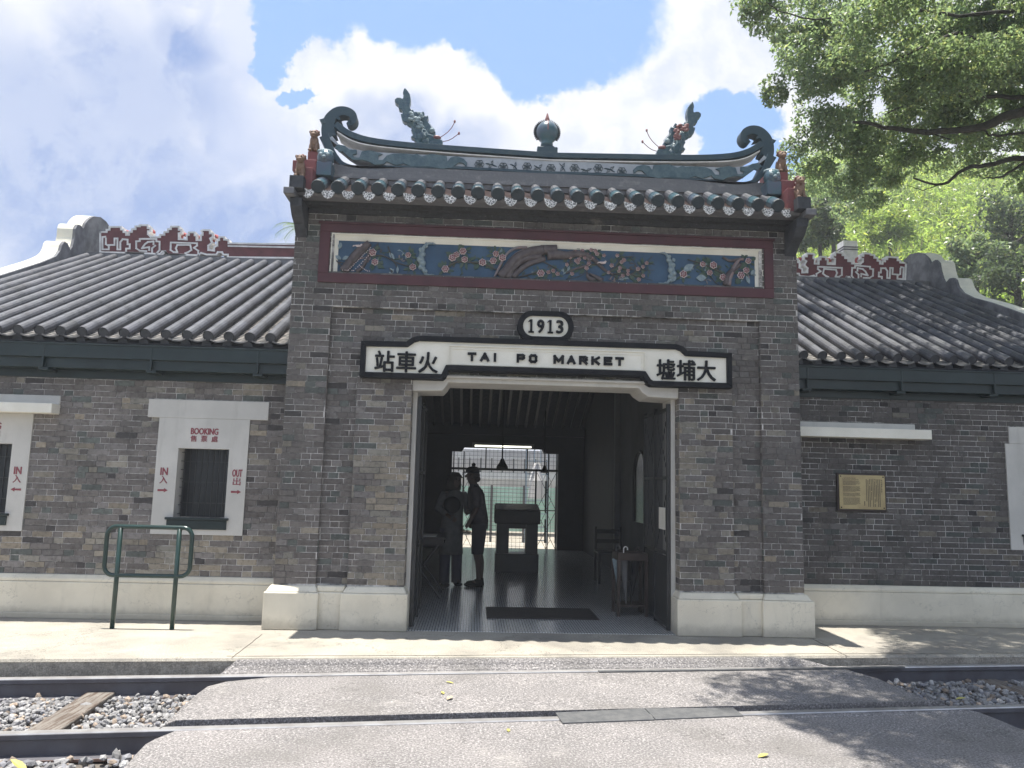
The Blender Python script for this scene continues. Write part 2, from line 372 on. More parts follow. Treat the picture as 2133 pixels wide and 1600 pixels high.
def blockletter(mb, ch, x0, x1, z0, z1, y, w=.025, depth=.02):
    k = 0
    for grp in GL[ch]:
        for (a, c) in grp:
            h = w/2; f = lambda p: (x0+h+(x1-x0-w)*p[0], z0+h+(z1-z0-w)*p[1])
            mb.stroke([f(a), f(c)], w, y-depth-.0004*k, y); k += 1
def boldtext(mb, body, x0, x1, z0, z1, y, depth, d=.0035):
    for k, (dx, dz) in enumerate(((0, 0), (d, 0), (-d, 0), (0, d*.7), (0, -d*.7), (d*.7, d*.5), (-d*.7, -d*.5))): text(mb, body, x0+dx, x1+dx, z0+dz, z1+dz, y, depth+.0003*k)
def text(mb, body, x0, x1, z0, z1, y, depth=.012, off=0.0, m=None, keep=False, mirror=False):
    cu = bpy.data.curves.new('t', 'FONT'); cu.body = body; cu.size = 1; cu.extrude = .5; cu.offset = off; cu.resolution_u = 3
    ob = bpy.data.objects.new('t', cu); COL.objects.link(ob)
    bpy.context.view_layer.update()
    me = bpy.data.meshes.new_from_object(ob.evaluated_get(bpy.context.evaluated_depsgraph_get()))
    V = np.array([v.co[:] for v in me.vertices]); F = [tuple(p.vertices) for p in me.polygons]
    bpy.data.objects.remove(ob); bpy.data.curves.remove(cu); bpy.data.meshes.remove(me)
    if not len(V): return
    a = V.min(0); b = V.max(0)
    sx = (x1-x0)/(b[0]-a[0]); sz = (z1-z0)/(b[1]-a[1])
    X = x0+(V[:, 0]-a[0])*sx; Z = z0+(V[:, 1]-a[1])*sz; Y = y-depth*(V[:, 2]-a[2])/(b[2]-a[2])
    mb.add(np.stack([X, Y, Z], 1).tolist(), F, m)

# ------------------------------------------------------------------ brickwork: every brick is modelled, in running rows of stretchers and headers
CH_ = .0588; JT = .0058
def brickcol(x, z, r, dark=1.0, tan=None):
    t = r.random(); g = .090+.048*r.random()
    c = [g*1.13, g*1.01, g*.93]
    if t < .04: c = [.052, .047, .046]
    elif t < .20: c = [g*1.22, g*1.12, g*1.06]
    elif t < .30: c = [g*.82, g*.90, g*.82]
    elif t < .34: c = [.18, .165, .155]
    if tan:
        w = tan(x, z)
        if r.random() < w: q_ = r.random(); g = .155+.07*r.random(); c = [g*(1.06+.12*q_), g*(1.0), g*(.86-.10*q_)]
    return tuple(k*dark for k in c)
def bricks(mb, x0, x1, z0, z1, y, holes=(), seed=1, dark=1.0, tan=None, frame=None, headers=()):
    r = random.Random(seed); fr = frame or (lambda x, d, z: (x, y-d, z))
    # mortar bed cut round the holes
    xs = sorted({x0, x1}|{h[0] for h in holes}|{h[1] for h in holes}); zs = sorted({z0, z1}|{h[2] for h in holes}|{h[3] for h in holes})
    xs = [x for x in xs if x0 <= x <= x1]; zs = [z for z in zs if z0 <= z <= z1]
    inh = lambda x, z: any(h[0] < x < h[1] and h[2] < z < h[3] for h in holes)
    for i in range(len(xs)-1):
        for j in range(len(zs)-1):
            if inh((xs[i]+xs[i+1])/2, (zs[j]+zs[j+1])/2): continue
            mb.add([fr(xs[i], 0, zs[j]), fr(xs[i+1], 0, zs[j]), fr(xs[i+1], 0, zs[j+1]), fr(xs[i], 0, zs[j+1])], [(0, 1, 2, 3)], 1, (1, 1, 1))
    k0 = int(math.floor(z0/CH_)); k1 = int(math.ceil(z1/CH_))
    for k in range(k0, k1):
        a = max(z0, k*CH_+JT*.5); b = min(z1, (k+1)*CH_-JT*.5)
        if b-a < .010: continue
        x = x0-r.random()*.2; hd = k % 2
        while x < x1:
            if k in headers: w = .090+.01*r.random()
            else:
                w = (.094 if hd else .205)+.022*(r.random()-.5); hd = (not hd) if r.random() < .80 else hd
            p, q = x+JT*.5, x+w-JT*.5; x += w
            p = max(p, x0); q = min(q, x1)
            if q-p < .015: continue
            segs = [(p, q)]
            for h in holes:
                if h[2] < (a+b)/2 < h[3]:
                    ns = []
                    for (s, e) in segs:
                        if e <= h[0] or s >= h[1]: ns.append((s, e)); continue
                        if s < h[0]: ns.append((s, h[0]))
                        if e > h[1]: ns.append((h[1], e))
                    segs = ns
            for (s, e) in segs:
                if e-s < .012: continue
                c = brickcol((s+e)/2, (a+b)/2, r, dark, tan); d = .0035+.002*r.random()
                j = lambda: (r.random()-.5)*.0022
                s2, e2, a2, b2 = s+j(), e+j(), a+j(), b+j()
                mb.add([fr(s, .0, a), fr(e, .0, a), fr(e, .0, b), fr(s, .0, b), fr(s2+.002, d, a2+.0012), fr(e2-.002, d, a2+.0012), fr(e2-.002, d, b2-.0012), fr(s2+.002, d, b2-.0012)],
                       [(4, 5, 6, 7), (0, 1, 5, 4), (1, 2, 6, 5), (2, 3, 7, 6), (3, 0, 4, 7)], 0, c)

# ================================================================== the station building
GX = 2.56
st = thing('station_building', (0, 0, 0), 'grey brick railway station with a tall gatehouse between two tiled wings', 'railway station')
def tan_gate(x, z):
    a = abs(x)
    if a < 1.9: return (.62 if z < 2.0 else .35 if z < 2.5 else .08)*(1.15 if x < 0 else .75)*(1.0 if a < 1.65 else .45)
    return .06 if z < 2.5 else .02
def yzprism(mb, poly, x0, x1, m=None, c=None):
    n = len(poly)
    mb.add([(x0, y, z) for y, z in poly]+[(x1, y, z) for y, z in poly], [tuple(range(n)), tuple(range(n, 2*n))[::-1]]+[(i, n+i, n+(i+1) % n, (i+1) % n) for i in range(n)], m, c)

b = MB(); b.col = (1, 1, 1)
OPL, OPR, OPT = -1.335, 1.335, 2.45
hd = (53,)
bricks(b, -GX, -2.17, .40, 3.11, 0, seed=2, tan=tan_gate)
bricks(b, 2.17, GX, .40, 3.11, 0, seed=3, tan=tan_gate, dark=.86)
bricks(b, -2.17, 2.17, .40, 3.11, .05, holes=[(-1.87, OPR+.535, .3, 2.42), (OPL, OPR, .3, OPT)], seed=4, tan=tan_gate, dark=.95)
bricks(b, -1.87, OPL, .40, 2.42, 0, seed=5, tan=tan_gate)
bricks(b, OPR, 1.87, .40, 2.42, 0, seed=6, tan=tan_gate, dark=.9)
bricks(b, -GX, GX, 3.11, 4.16, 0, holes=[(-2.20, 2.20, 3.46, 3.86)], seed=7, headers=hd, dark=.9)
for sx, X in ((1, -2.17), (-1, 2.17)): bricks(b, 0, .05, .4, 3.11, 0, seed=8, frame=lambda s, d, z: (X+sx*d, s, z))
for sx, X in ((-1, -1.87), (1, 1.87)): bricks(b, 0, .05, .4, 2.42, 0, seed=9, frame=lambda s, d, z: (X+sx*d, s, z))
for sx, X in ((1, OPL), (-1, OPR)): bricks(b, 0, .15, .4, 2.42, 0, seed=10, tan=lambda x, z: .5, frame=lambda s, d, z: (X+sx*d, s, z))
for sx, X in ((-1, -GX), (1, GX)): bricks(b, 0, 1.1, .0, 4.3, 0, seed=11, frame=lambda s, d, z: (X+sx*d, s, z))
q = .0025
b.box(-GX+q, -2.17-q, q, 1.1, 0, 4.155, 1); b.box(2.17+q, GX-q, q, 1.1, 0, 4.155, 1)
for s in (-1, 1):
    xa, xb = sorted((s*(2.17-q), s*(1.335+q)))
    b.box(xa, xb, .05+q, .5, 0, 3.11, 1)
    xa, xb = sorted((s*(1.87-q), s*(1.335+q)))
    b.box(xa, xb, q, .05+q, 0, 2.42, 1)
b.box(-2.17+q, 2.17-q, .11, .5, 2.45+q, 3.45, 1); b.box(-2.17+q, 2.17-q, .055, .11, 2.46, 3.108, 1)
b.box(-GX+q, GX-q, .10, 1.1, 3.45, 4.155, 1)
b.box(-2.16, 2.16, q, .055, 3.111, 3.44, 1); b.box(-2.16, 2.16, q, .055, 3.88, 4.15, 1)
# corbelled brick courses carrying the eave; under-tile shade is put into their dark colour
for i in range(2):
    b.box(-GX, GX, -.03-i*.07, .1, 4.06+i*.05, 4.1098+i*.05, 0, (.045, .045, .05))
gate_wall = b.build('wall', ['brick', 'mortar'], st, label='dark brick front of the tall gatehouse')

def block(mb, x0, x1, y0, ch=.035, top=.40, sh=.055):
    # plinth block with a sloping shoulder
    mb.hexa([(x0, y0, 0), (x1, y0, 0), (x1, .5, 0), (x0, .5, 0)], [(x0, y0, top-sh), (x1, y0, top-sh), (x1, .5, top-sh), (x0, .5, top-sh)])
    mb.hexa([(x0+.012, y0+.012, top-sh+.001), (x1-.012, y0+.012, top-sh+.001), (x1-.012, .5, top-sh+.001), (x0+.012, .5, top-sh+.001)],
            [(x0+ch, y0+ch+.02, top), (x1-ch, y0+ch+.02, top), (x1-ch, .5, top), (x0+ch, .5, top)])
for s in (-1, 1):
    b = MB()
    for x0, x1, y0 in ((2.12, 2.63, -.085), (1.885, 2.15, -.045), (1.285, 1.915, -.09)):
        a, c = sorted((s*x0, s*x1)); block(b, a, c, y0, ch=.045 if x0 != 1.885 else .0)
    b.build('plinth', 'plinth', st, bevel=.012)

# ---------------- gate roof
rf = MB(); rf.col = (1, 1, 1)
ux = np.linspace(661.6, 1621, 24)
txs = [at(u, 395+ (u-661)*.0375, -.36)[0] for u in ux]
ex0, ex1 = txs[0], txs[-1]
yzprism(rf, [(-.30, 4.185), (.06, 4.40), (.06, 4.16), (-.26, 4.15)], -2.60, 2.60, 2)
yzprism(rf, [(.30, 4.40), (.78, 4.14), (.78, 4.05), (.30, 4.16)], -2.60, 2.60, 2)
for i, x in enumerate(txs):
    g = .8+.4*rnd.random()
    rf.tube([(x, -.36, 4.205), (x, -.215, 4.285)], .064, 14, m=0, c=(g, g, g))
    rf.tube([(x, -.24, 4.271), (x, .02, 4.415)], .057, 14, m=4, c=(g*.7, g*.7, g*.75))
    rf.tube([(x, -.372, 4.20), (x, -.355, 4.207)], [.060, .068], 14, m=1)
    rf.tube([(x, -.23, 4.277), (x, -.21, 4.288)], .0675, 14, m=0, c=(g, g, g))
sp = (ex1-ex0)/23
for i in range(25):
    x = ex0+(i-.5)*sp
    a0, a1 = x-sp*.5+.03, x+sp*.5-.03
    if i == 0: a0 = x-.03
    if i == 24: a1 = x+.03
    for k in range(12):                                         # stepped pan tiles between the tubes
        y = -.335+k*.032; z = 4.178+k*.0185
        n = 6; pts = []
        for j in range(n+1):
            t = j/n; xx = a0+(a1-a0)*t; dz = -.018*(1-(2*t-1)**2); pts.append((xx, dz))
        for j in range(n):
            (xa, da), (xb, db) = pts[j], pts[j+1]
            rf.add([(xa, y, z+da-.004), (xb, y, z+db-.004), (xb, y, z+db+.014), (xa, y, z+da+.014), (xa, y+.04, z+.014+da), (xb, y+.04, z+.014+db)], [(0, 1, 2, 3), (3, 2, 5, 4)], 3)
    # hanging drip tile with raised pattern
    h = [(a0, 4.188), (a0+.012, 4.135), (x-.035, 4.105), (x, 4.088), (x+.035, 4.105), (a1-.012, 4.135), (a1, 4.188), (x, 4.168)]
    rf.prism(h, -.352, -.338, 5)
rf.build('roof', ['glaze', 'glaze_dark', 'ridgegrey', 'panpink', 'tile', 'drip'], st, label='short front roof of green glazed tubes over white drip tiles')

def C1(x, y): return (580+x/3.678, 160+y/3.678)       # a spot of an enlargement to a spot of the photograph
def P2(pts, y, f): return [tuple(at(*f(px, py), y)[[0, 2]]) for px, py in pts]
def mir(pl): return [(-x, z) for x, z in pl][::-1]
rg = MB()
YR = .05
for (y0, y1, z0, z1, xx) in ((.0, .38, 4.385, 4.44, 2.42), (-.02, .40, 4.44, 4.475, 2.44), (.01, .37, 4.475, 4.535, 2.40), (.03, .35, 4.535, 4.60, 2.36)):
    rg.box(-xx, xx, y0, y1, z0, z1, 0)
face = P2([(385, 470), (412, 455), (460, 515), (560, 552), (700, 575), (1000, 590), (1400, 612), (2133, 660)], YR, C1)
rim_t = P2([(2133, 625), (1800, 590), (1400, 550), (1000, 528), (700, 488), (560, 448), (470, 385)], YR, C1)
zc = at(*C1(2075, 640), YR)[2]; ztop = 4.815
L_face = [p for p in face if p[0] < -.05]
# white face, symmetrical about the middle
bot = [(-2.05, 4.625), (-1.4, 4.60), (0, 4.59)]
white = [(x, z) for x, z in L_face]+[(0, 4.755)]
wl = white+[(0, 4.60)]+[(-1.3, 4.605), (-1.75, 4.625), (-1.98, 4.66), (-2.10, 4.73)]
rg.prism(wl, YR, .24, 1); rg.prism(mir(wl), YR, .24, 1)
# rims: teal bands sweeping up into the scroll
def band(pts, ws, y0, y1, m):
    n = len(pts); L = []; Rr = []
    for i, p in enumerate(pts):
        a = Vector(pts[max(i-1, 0)]); c = Vector(pts[min(i+1, n-1)]); d = (c-a).normalized(); nn = Vector((-d.y, d.x))
        L.append(tuple(Vector(p)+nn*ws[i]/2)); Rr.append(tuple(Vector(p)-nn*ws[i]/2))
    for flip in (0, 1):
        for i in range(n-1):
            qd = [L[i], L[i+1], Rr[i+1], Rr[i]]
            if flip: qd = mir(qd)
            rg.prism(qd, y0, y1, m)
def smooth(pts, k=4):
    out = []
    P = [Vector(p) for p in pts]; P = [2*P[0]-P[1]]+P+[2*P[-1]-P[-2]]
    for i in range(1, len(P)-2):
        for j in range(k):
            t = j/k; a, b_, c, d = P[i-1:i+3]
            out.append(tuple(.5*((2*b_)+(c-a)*t+(2*a-5*b_+4*c-d)*t*t+(3*b_-a-3*c+d)*t**3)))
    out.append(tuple(P[-2])); return out
top = smooth([(0, 4.80)]+P2([(1500, 566), (1000, 530), (700, 492), (540, 440), (440, 370)], YR, C1))
band(top, [.052+.012*(i/len(top)) for i in range(len(top))], .02, .26, 2)
thin = smooth([(0, 4.752)]+P2([(1500, 602), (1000, 562), (700, 528), (560, 490), (450, 425)], YR, C1))
band(thin, [.012]*len(thin), .035, .30, 3)
low = smooth(P2([(350, 455), (400, 560), (450, 630), (520, 680), (700, 700)], YR, C1)+[(-1.2, 4.622), (0, 4.612)])
band(low, [.10, .09, .085, .08, .075, .07, .065, .06, .055, .05, .045, .04, .035]+[.028]*20, .03, .28, 2)
curl = smooth(P2([(385, 450), (375, 400), (378, 345), (400, 295), (450, 255), (510, 250), (560, 275), (570, 315), (548, 342), (528, 330)], YR, C1), 5)
band(curl, [.150-.095*min(1, (i/len(curl))*1.1) for i in range(len(curl))], .08, .21, 2)
for sgn in (1, -1):
    for cpt in ([(310, 320), (345, 310), (355, 350), (330, 345)], [(430, 312), (462, 298), (478, 325), (455, 318)], [(320, 455), (360, 420), (420, 430), (380, 500)]):
        pl = P2(cpt, YR, C1); rg.prism(pl if sgn > 0 else mir(pl), .07, .22, 2)
ridge = rg.build('ridge', ['ridgegrey', 'ridgewhite', 'teal', 'fretwhite'], st, bevel=.006, label='swept ridge with curled ends')
wave = [(425, 545), (460, 520), (510, 530), (545, 560), (600, 560), (600, 595), (572, 598), (580, 618), (620, 622), (640, 572), (700, 565), (760, 580), (800, 595), (765, 610), (765, 640), (800, 640), (830, 605), (880, 590), (960, 590),
        (1040, 600), (1060, 592), (1100, 612), (1170, 592), (1290, 610), (1296, 650), (1320, 620), (1370, 612), (1420, 630), (1448, 660), (1440, 690), (1410, 662), (1380, 660), (1330, 700), (1250, 710), (1150, 690), (1020, 692), (960, 668),
        (900, 682), (830, 652), (810, 672), (740, 680), (690, 652), (640, 640), (570, 640), (520, 600), (490, 572), (465, 580), (450, 560)]
for s in (1, -1):
    wv = MB(); pl = P2(wave, YR-.01, C1); wv.prism(pl if s > 0 else mir(pl), YR-.022, YR+.001)
    wv.build('wave_relief', 'wave', ridge, bevel=.005)
r5 = random.Random(5)
for i in range(13):
    fl = MB()
    x = -.74+i*.124; z = 4.675+(r5.random()-.5)*.03-(.006)
    if i % 2 == 0:
        for k in range(6):
            a = k*1.047; cx_, cz_ = x+.028*math.cos(a), z+.028*math.sin(a)
            fl.stroke([(cx_+.022*math.cos(t*1.05), cz_+.022*math.sin(t*1.05)) for t in range(6)], .0035, YR-.008, YR, True)
    else:
        for k in range(4):
            a = .5+k*1.5+r5.random()
            fl.stroke([(x, z), (x+.025*math.cos(a)-.008, z+.02*math.sin(a)+.008), (x+.06*math.cos(a), z+.045*math.sin(a)), (x+.025*math.cos(a)+.008, z+.02*math.sin(a)-.008)], .004, YR-.008, YR, True)
    fl.build('flower_relief', 'teal', ridge)

# stepped red piers and corbels at both ends of the gate roof
for s in (-1, 1):
    b = MB(); X = lambda a, c: sorted((s*a, s*c))
    for (a, c, y0, y1, z0, z1, m) in ((2.36, 2.52, -.30, .40, 4.18, 4.42, 0), (2.36, 2.50, -.16, .40, 4.42, 4.56, 0), (2.36, 2.48, -.04, .40, 4.56, 4.70, 0), (2.34, 2.46, .10, .40, 4.70, 4.78, 0),
                                     (2.50, 2.585, -.20, .30, 4.42, 4.53, 0), (2.48, 2.535, -.06, .30, 4.53, 4.60, 1),
                                     (2.42, 2.555, -.40, .4, 4.17, 4.295, 4), (2.50, 2.600, -.42, .3, 4.105, 4.168, 3), (2.28, 2.40, -.12, .30, 4.40, 4.56, 2)):
        x0, x1 = X(a, c); b.box(x0, x1, y0, y1, z0, z1, m)
    x0, x1 = X(2.44, 2.556)
    yzprism(b, [(-.33, 4.10), (-.31, 4.02), (-.22, 3.94), (-.12, 3.90), (0, 3.80), (.3, 3.80), (.3, 4.10)], x0, x1, 4)
    b.build('roof_end_pier', ['lionred', 'black', 'glaze_dark', 'ridgegrey', 'slate'], st, bevel=.006)

# ---------------- wings
def wing(s, yw, ye, ze, yr, zr, X0, n, xoff, gxo, shx):
    T = MB(); sl = (zr-ze)/(yr-ye); L = math.hypot(yr-ye, zr-ze); dy, dz = (yr-ye)/L, (zr-ze)/L
    r = random.Random(31 if s < 0 else 32)
    for k in range(n):
        x = s*(xoff+X0[1]*k)
        if abs(x) > gxo-.04: break
        t = -.02; i = 0
        while t < L:
            ln = .235+.01*r.random(); a = t; e = min(L, t+ln+.015)
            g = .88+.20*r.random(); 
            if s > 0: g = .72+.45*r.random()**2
            if r.random() < .06: g *= .75
            c = (g*(1+.04*r.random()), g, g*(1.0+.05*r.random()))
            T.tube([(x, ye+dy*a, ze+dz*a), (x, ye+dy*e, ze+dz*e)], [.0545, .0530], 14, m=0, c=c, cap=False); t += ln; i += 1
        T.tube([(x, ye-.015, ze-.007), (x, ye-.003, ze-.001)], .048, 14, m=3, c=(1, 1, 1))  # dark disc paints the shade of the hollow tube end
        T.tube([(x-.03, ye+.03, ze-.088), (x-.03, ye+.22, ze-.02)], .046, 12, m=0, c=(.8, .8, .8))
    nc = int(L/.052)
    for k in range(n+1):
        xm = s*(xoff+X0[1]*(k-.5))
        if abs(xm) > gxo: break
        w = X0[1]/2-.02
        for i in range(nc):
            t = i*.052; y, z = ye+dy*t-.01, ze+dz*t-.052
            g = .75+.4*r.random(); vs = []
            for j in range(5):
                q_ = j/4; xx = xm-w+2*w*q_; d = -.022*(1-(2*q_-1)**2)
                vs += [(xx, y, z+d), (xx, y, z+d+.016), (xx, y+.062*dy, z+d+.016+.062*dz-.010)]
            fs = []
            for j in range(4):
                a = 3*j; fs += [(a, a+3, a+4, a+1), (a+1, a+4, a+5, a+2)]
            T.add(vs, fs, 1, (g, g, g))
    a, c = sorted((s*2.56, s*gxo))
    # roof body and rear slope
    yb = 9.3; zb = zr-(yb-yr)*.43
    yzprism(T, [(ye+.02, ze-.10), (yr, zr-.08), (yr, zr-.22), (ye+.10, ze-.20)], a, c, 3)
    yzprism(T, [(yr, zr-.08), (yb+.3, zb-.08), (yb+.3, zb-.2), (yr, zr-.22)], a, c, 2)
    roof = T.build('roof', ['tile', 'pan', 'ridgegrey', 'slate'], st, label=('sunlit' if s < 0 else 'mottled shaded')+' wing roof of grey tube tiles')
    # ridge fretwork
    yf = yr-.06
    f6 = lambda x, y: (x/3.3333, 420+y/3.3333)
    sil = [(700, 205), (745, 205), (745, 190), (765, 190), (765, 170), (845, 170), (845, 188), (862, 188), (862, 205), (880, 205), (880, 225), (900, 225), (900, 205), (920, 205), (920, 185), (945, 185), (945, 166), (975, 166), (975, 158), (1030, 158), (1030, 178), (1048, 178), (1048, 200), (1032, 200), (1032, 220), (1050, 238), (1115, 240), (1115, 225), (1145, 225), (1145, 205),
           (1170, 205), (1170, 185), (1190, 185), (1190, 168), (1245, 168), (1245, 190), (1262, 190), (1262, 210), (1245, 215), (1245, 255), (1300, 258), (1300, 225), (1315, 225), (1315, 208), (1355, 208), (1355, 228), (1368, 228), (1368, 262), (1398, 262), (1398, 225), (1410, 225), (1410, 210), (1400, 200), (1410, 192), (1460, 192), (1460, 215), (1480, 215), (1480, 240), (1462, 250), (1475, 280), (1450, 300), (1450, 330), (1490, 335), (1490, 310), (1512, 300), (1512, 262), (1525, 262), (1525, 240), (1560, 240), (1560, 258), (1590, 262), (1590, 284),
           (2060, 290), (2060, 385), (1585, 380), (1585, 362), (1555, 362), (1545, 345), (1515, 345), (1505, 362), (1440, 362), (1400, 350), (1380, 368), (1170, 362), (1150, 340), (1130, 340), (1115, 358), (1000, 352), (700, 345)]
    inn = [[(735, 238), (716, 240), (716, 326), (760, 326), (760, 302), (740, 290), (740, 250)], [(760, 295), (800, 295), (800, 250), (820, 250), (820, 326), (840, 326), (840, 275), (856, 255), (890, 258), (890, 290), (905, 290), (905, 320), (880, 320), (880, 350), (1060, 355), (1060, 318), (1082, 300)],
           [(1090, 355), (1112, 330), (1112, 272), (1090, 270), (1090, 253), (975, 253), (975, 268), (950, 270), (950, 318), (975, 335), (1020, 338)], [(1040, 330), (1040, 310), (990, 318), (1010, 290), (1030, 275), (1070, 270), (1070, 290)],
           [(1130, 362), (1150, 342), (1172, 362), (1300, 362), (1380, 366), (1380, 335), (1350, 315), (1372, 300), (1372, 283), (1190, 278), (1188, 330), (1210, 345), (1235, 345), (1225, 318), (1235, 295), (1325, 295), (1332, 330), (1310, 345), (1290, 352)],
           [(1590, 302), (2055, 312)]]
    conv = lambda pts: [tuple(at(*f6(px, py), 4.2)[[0, 2]]) for px, py in pts]
    def place(pl):
        return [(x, z+(zr-4.74)-.02) for x, z in pl] if s < 0 else [(-x+shx, z+(zr-4.74)-.055+(0.0)) for x, z in pl]
    f = MB(); S_ = place(conv(sil)); f.prism(S_, yf, yf+.16); f.build('ridge_fretwork', 'fretred', roof, label='maroon stepped fretwork along the ridge')
    g = MB(); g.stroke(S_, .026, yf-.012, yf+.162, True)
    for pl in inn: g.stroke(place(conv(pl)), .024, yf-.012, yf-.001)
    g.build('fretwork_line', 'fretwhite', roof)
    for (px_, py_) in ((870, 205), (1045, 200), (1275, 225), (1378, 245), (1490, 235)):
        (qx, qz), = place(conv([(px_, py_)])); g = MB(); g.tube([(qx+.05*math.cos(a_)*(.4+.12*i_), yf+.08, qz+.05*math.sin(a_)*(.4+.12*i_)) for i_, a_ in enumerate(np.linspace(0, 4.4, 8))], [.03-.002*i_ for i_ in range(8)], 7); g.build('curl', 'pinkred', roof, smooth=True)
    g = MB(); a2, c2 = sorted((s*2.56, s*(gxo-.02))); g.box(a2, c2, yf-.05, yf+.25, zr-.16, zr+.02); g.build('ridge_base', 'ridgegrey', roof)
    # gable end with stepped curved coping, standing above the tiles
    if s < 0:
        prof = [(atx(u, v, -6.77)[1], atx(u, v, -6.77)[2]) for u, v in [(x/3.3333, 420+y/3.3333) for x, y in ((0, 515), (180, 458), (300, 420), (390, 380), (420, 340), (432, 300), (450, 278), (470, 290), (490, 335), (505, 310), (520, 250), (525, 190), (540, 160), (560, 165), (580, 188), (595, 150), (620, 120), (650, 103), (700, 108), (740, 140), (765, 180))]]
    else:
        prof = [(atx(u, v, 6.66)[1], atx(u, v, 6.66)[2]) for u, v in [(1600+x/4, 480+y/4) for x, y in ((2133, 700), (1850, 600), (1700, 560), (1620, 520), (1580, 470), (1560, 410), (1540, 395), (1510, 400), (1475, 445), (1450, 400), (1430, 330), (1420, 270), (1395, 245), (1370, 260), (1355, 280), (1330, 230), (1290, 195), (1240, 185), (1180, 200), (1130, 250))]]
    y0, z0 = prof[0]; y1, z1 = prof[1]
    prof = [(ye-.05, z0-(y0-ye+.05)*sl)]+prof
    yl, zl = prof[-1]
    full = prof+[(max(yl, yr+.6)+.02, zr+.25), (9.5, zb+.15), (9.5, 0), (yw+.02, 0), (yw+.02, ze-.35)]
    G = MB(); yzprism(G, full, s*gxo, s*(gxo+.04), 1)
    n_ = len(prof)
    tk = .27
    pr2 = smooth(prof, 2)
    yzprism(G, pr2+[(9.5, zb+.1), (9.5, 0.01), (yw+.03, 0.01)], s*(gxo+.041), s*(gxo+tk), 0)
    G.build('gable_wall', ['gable', 'gablegrey'], st, smooth=False, label='stepped cream gable wall')
    # wall with openings
    if s < 0: holes = [(-3.70, -3.17, .99, 1.69), (-5.85, -5.31, .99, 1.69)]
    else: holes = [(5.386, 5.92, .99, 1.69)]
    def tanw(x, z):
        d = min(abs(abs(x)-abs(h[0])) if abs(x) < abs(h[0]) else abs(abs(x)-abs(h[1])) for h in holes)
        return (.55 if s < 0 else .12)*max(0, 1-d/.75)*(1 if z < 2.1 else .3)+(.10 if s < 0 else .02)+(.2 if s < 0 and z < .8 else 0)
    B = MB(); xa, xb = sorted((s*2.55, s*(gxo+.02)))
    bricks(B, xa, xb, .38, 2.70, yw, holes=holes, seed=40+s, dark=1.22 if s < 0 else .70, tan=tanw)  # right wing darker: mossy tone with tree shade put into the brick colour
    hx = sorted([h[0] for h in holes]+[h[1] for h in holes])
    xs = [xa+.01]+hx+[xb]
    for i in range(0, len(xs)-1, 2): B.box(xs[i], xs[i+1], yw+.003, yw+.24, 0, 2.70, 1, (1, 1, 1))
    for h in holes: B.box(h[0], h[1], yw+.003, yw+.24, 0, h[2]-.001, 1, (1, 1, 1)); B.box(h[0], h[1], yw+.003, yw+.24, h[3]+.001, 2.70, 1, (1, 1, 1))
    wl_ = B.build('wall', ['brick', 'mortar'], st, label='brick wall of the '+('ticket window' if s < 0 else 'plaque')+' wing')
    B = MB(); px0, px1 = sorted((s*2.60, s*(gxo+.02)))
    B.box(px0, px1, yw-.06, yw+.2, 0, .345); yzprism(B, [(yw-.05, .346), (yw-.05, .375), (yw-.02, .412), (yw+.1, .412), (yw+.1, .346)], px0, px1)
    B.box(px0, px1, yw-.085, yw-.061, 0, .055)
    B.build('plinth', 'plinth', st, bevel=.008)
    # eaves board and box gutter
    B = MB(); B.box(xa, xb, ye+.02, yw+.05, ze-.37, ze-.26, 0); B.box(xa, xb, ye-.02, ye+.15, ze-.27, ze-.13, 0)
    B.box(xa, xb, ye-.03, ye-.02, ze-.143, ze-.125, 0)
    for k in range(5):
        x = s*(2.9+k*1.05); B.box(x-.01, x+.01, ye-.024, ye+.01, ze-.37, ze-.14, 0); B.box(x-.05, x+.05, ye+.0, yw, ze-.40, ze-.37, 0)
    B.box(xa, xb, yw-.02, yw+.02, ze-.45, ze-.37, 0)
    B.build('gutter', 'darkgreen', st, bevel=.004)
    return holes, yw
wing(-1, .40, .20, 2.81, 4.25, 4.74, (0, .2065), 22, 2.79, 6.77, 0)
wing(1, .75, .58, 2.885, 4.45, 4.84, (0, .211), 22, 2.86, 6.66, -.28)

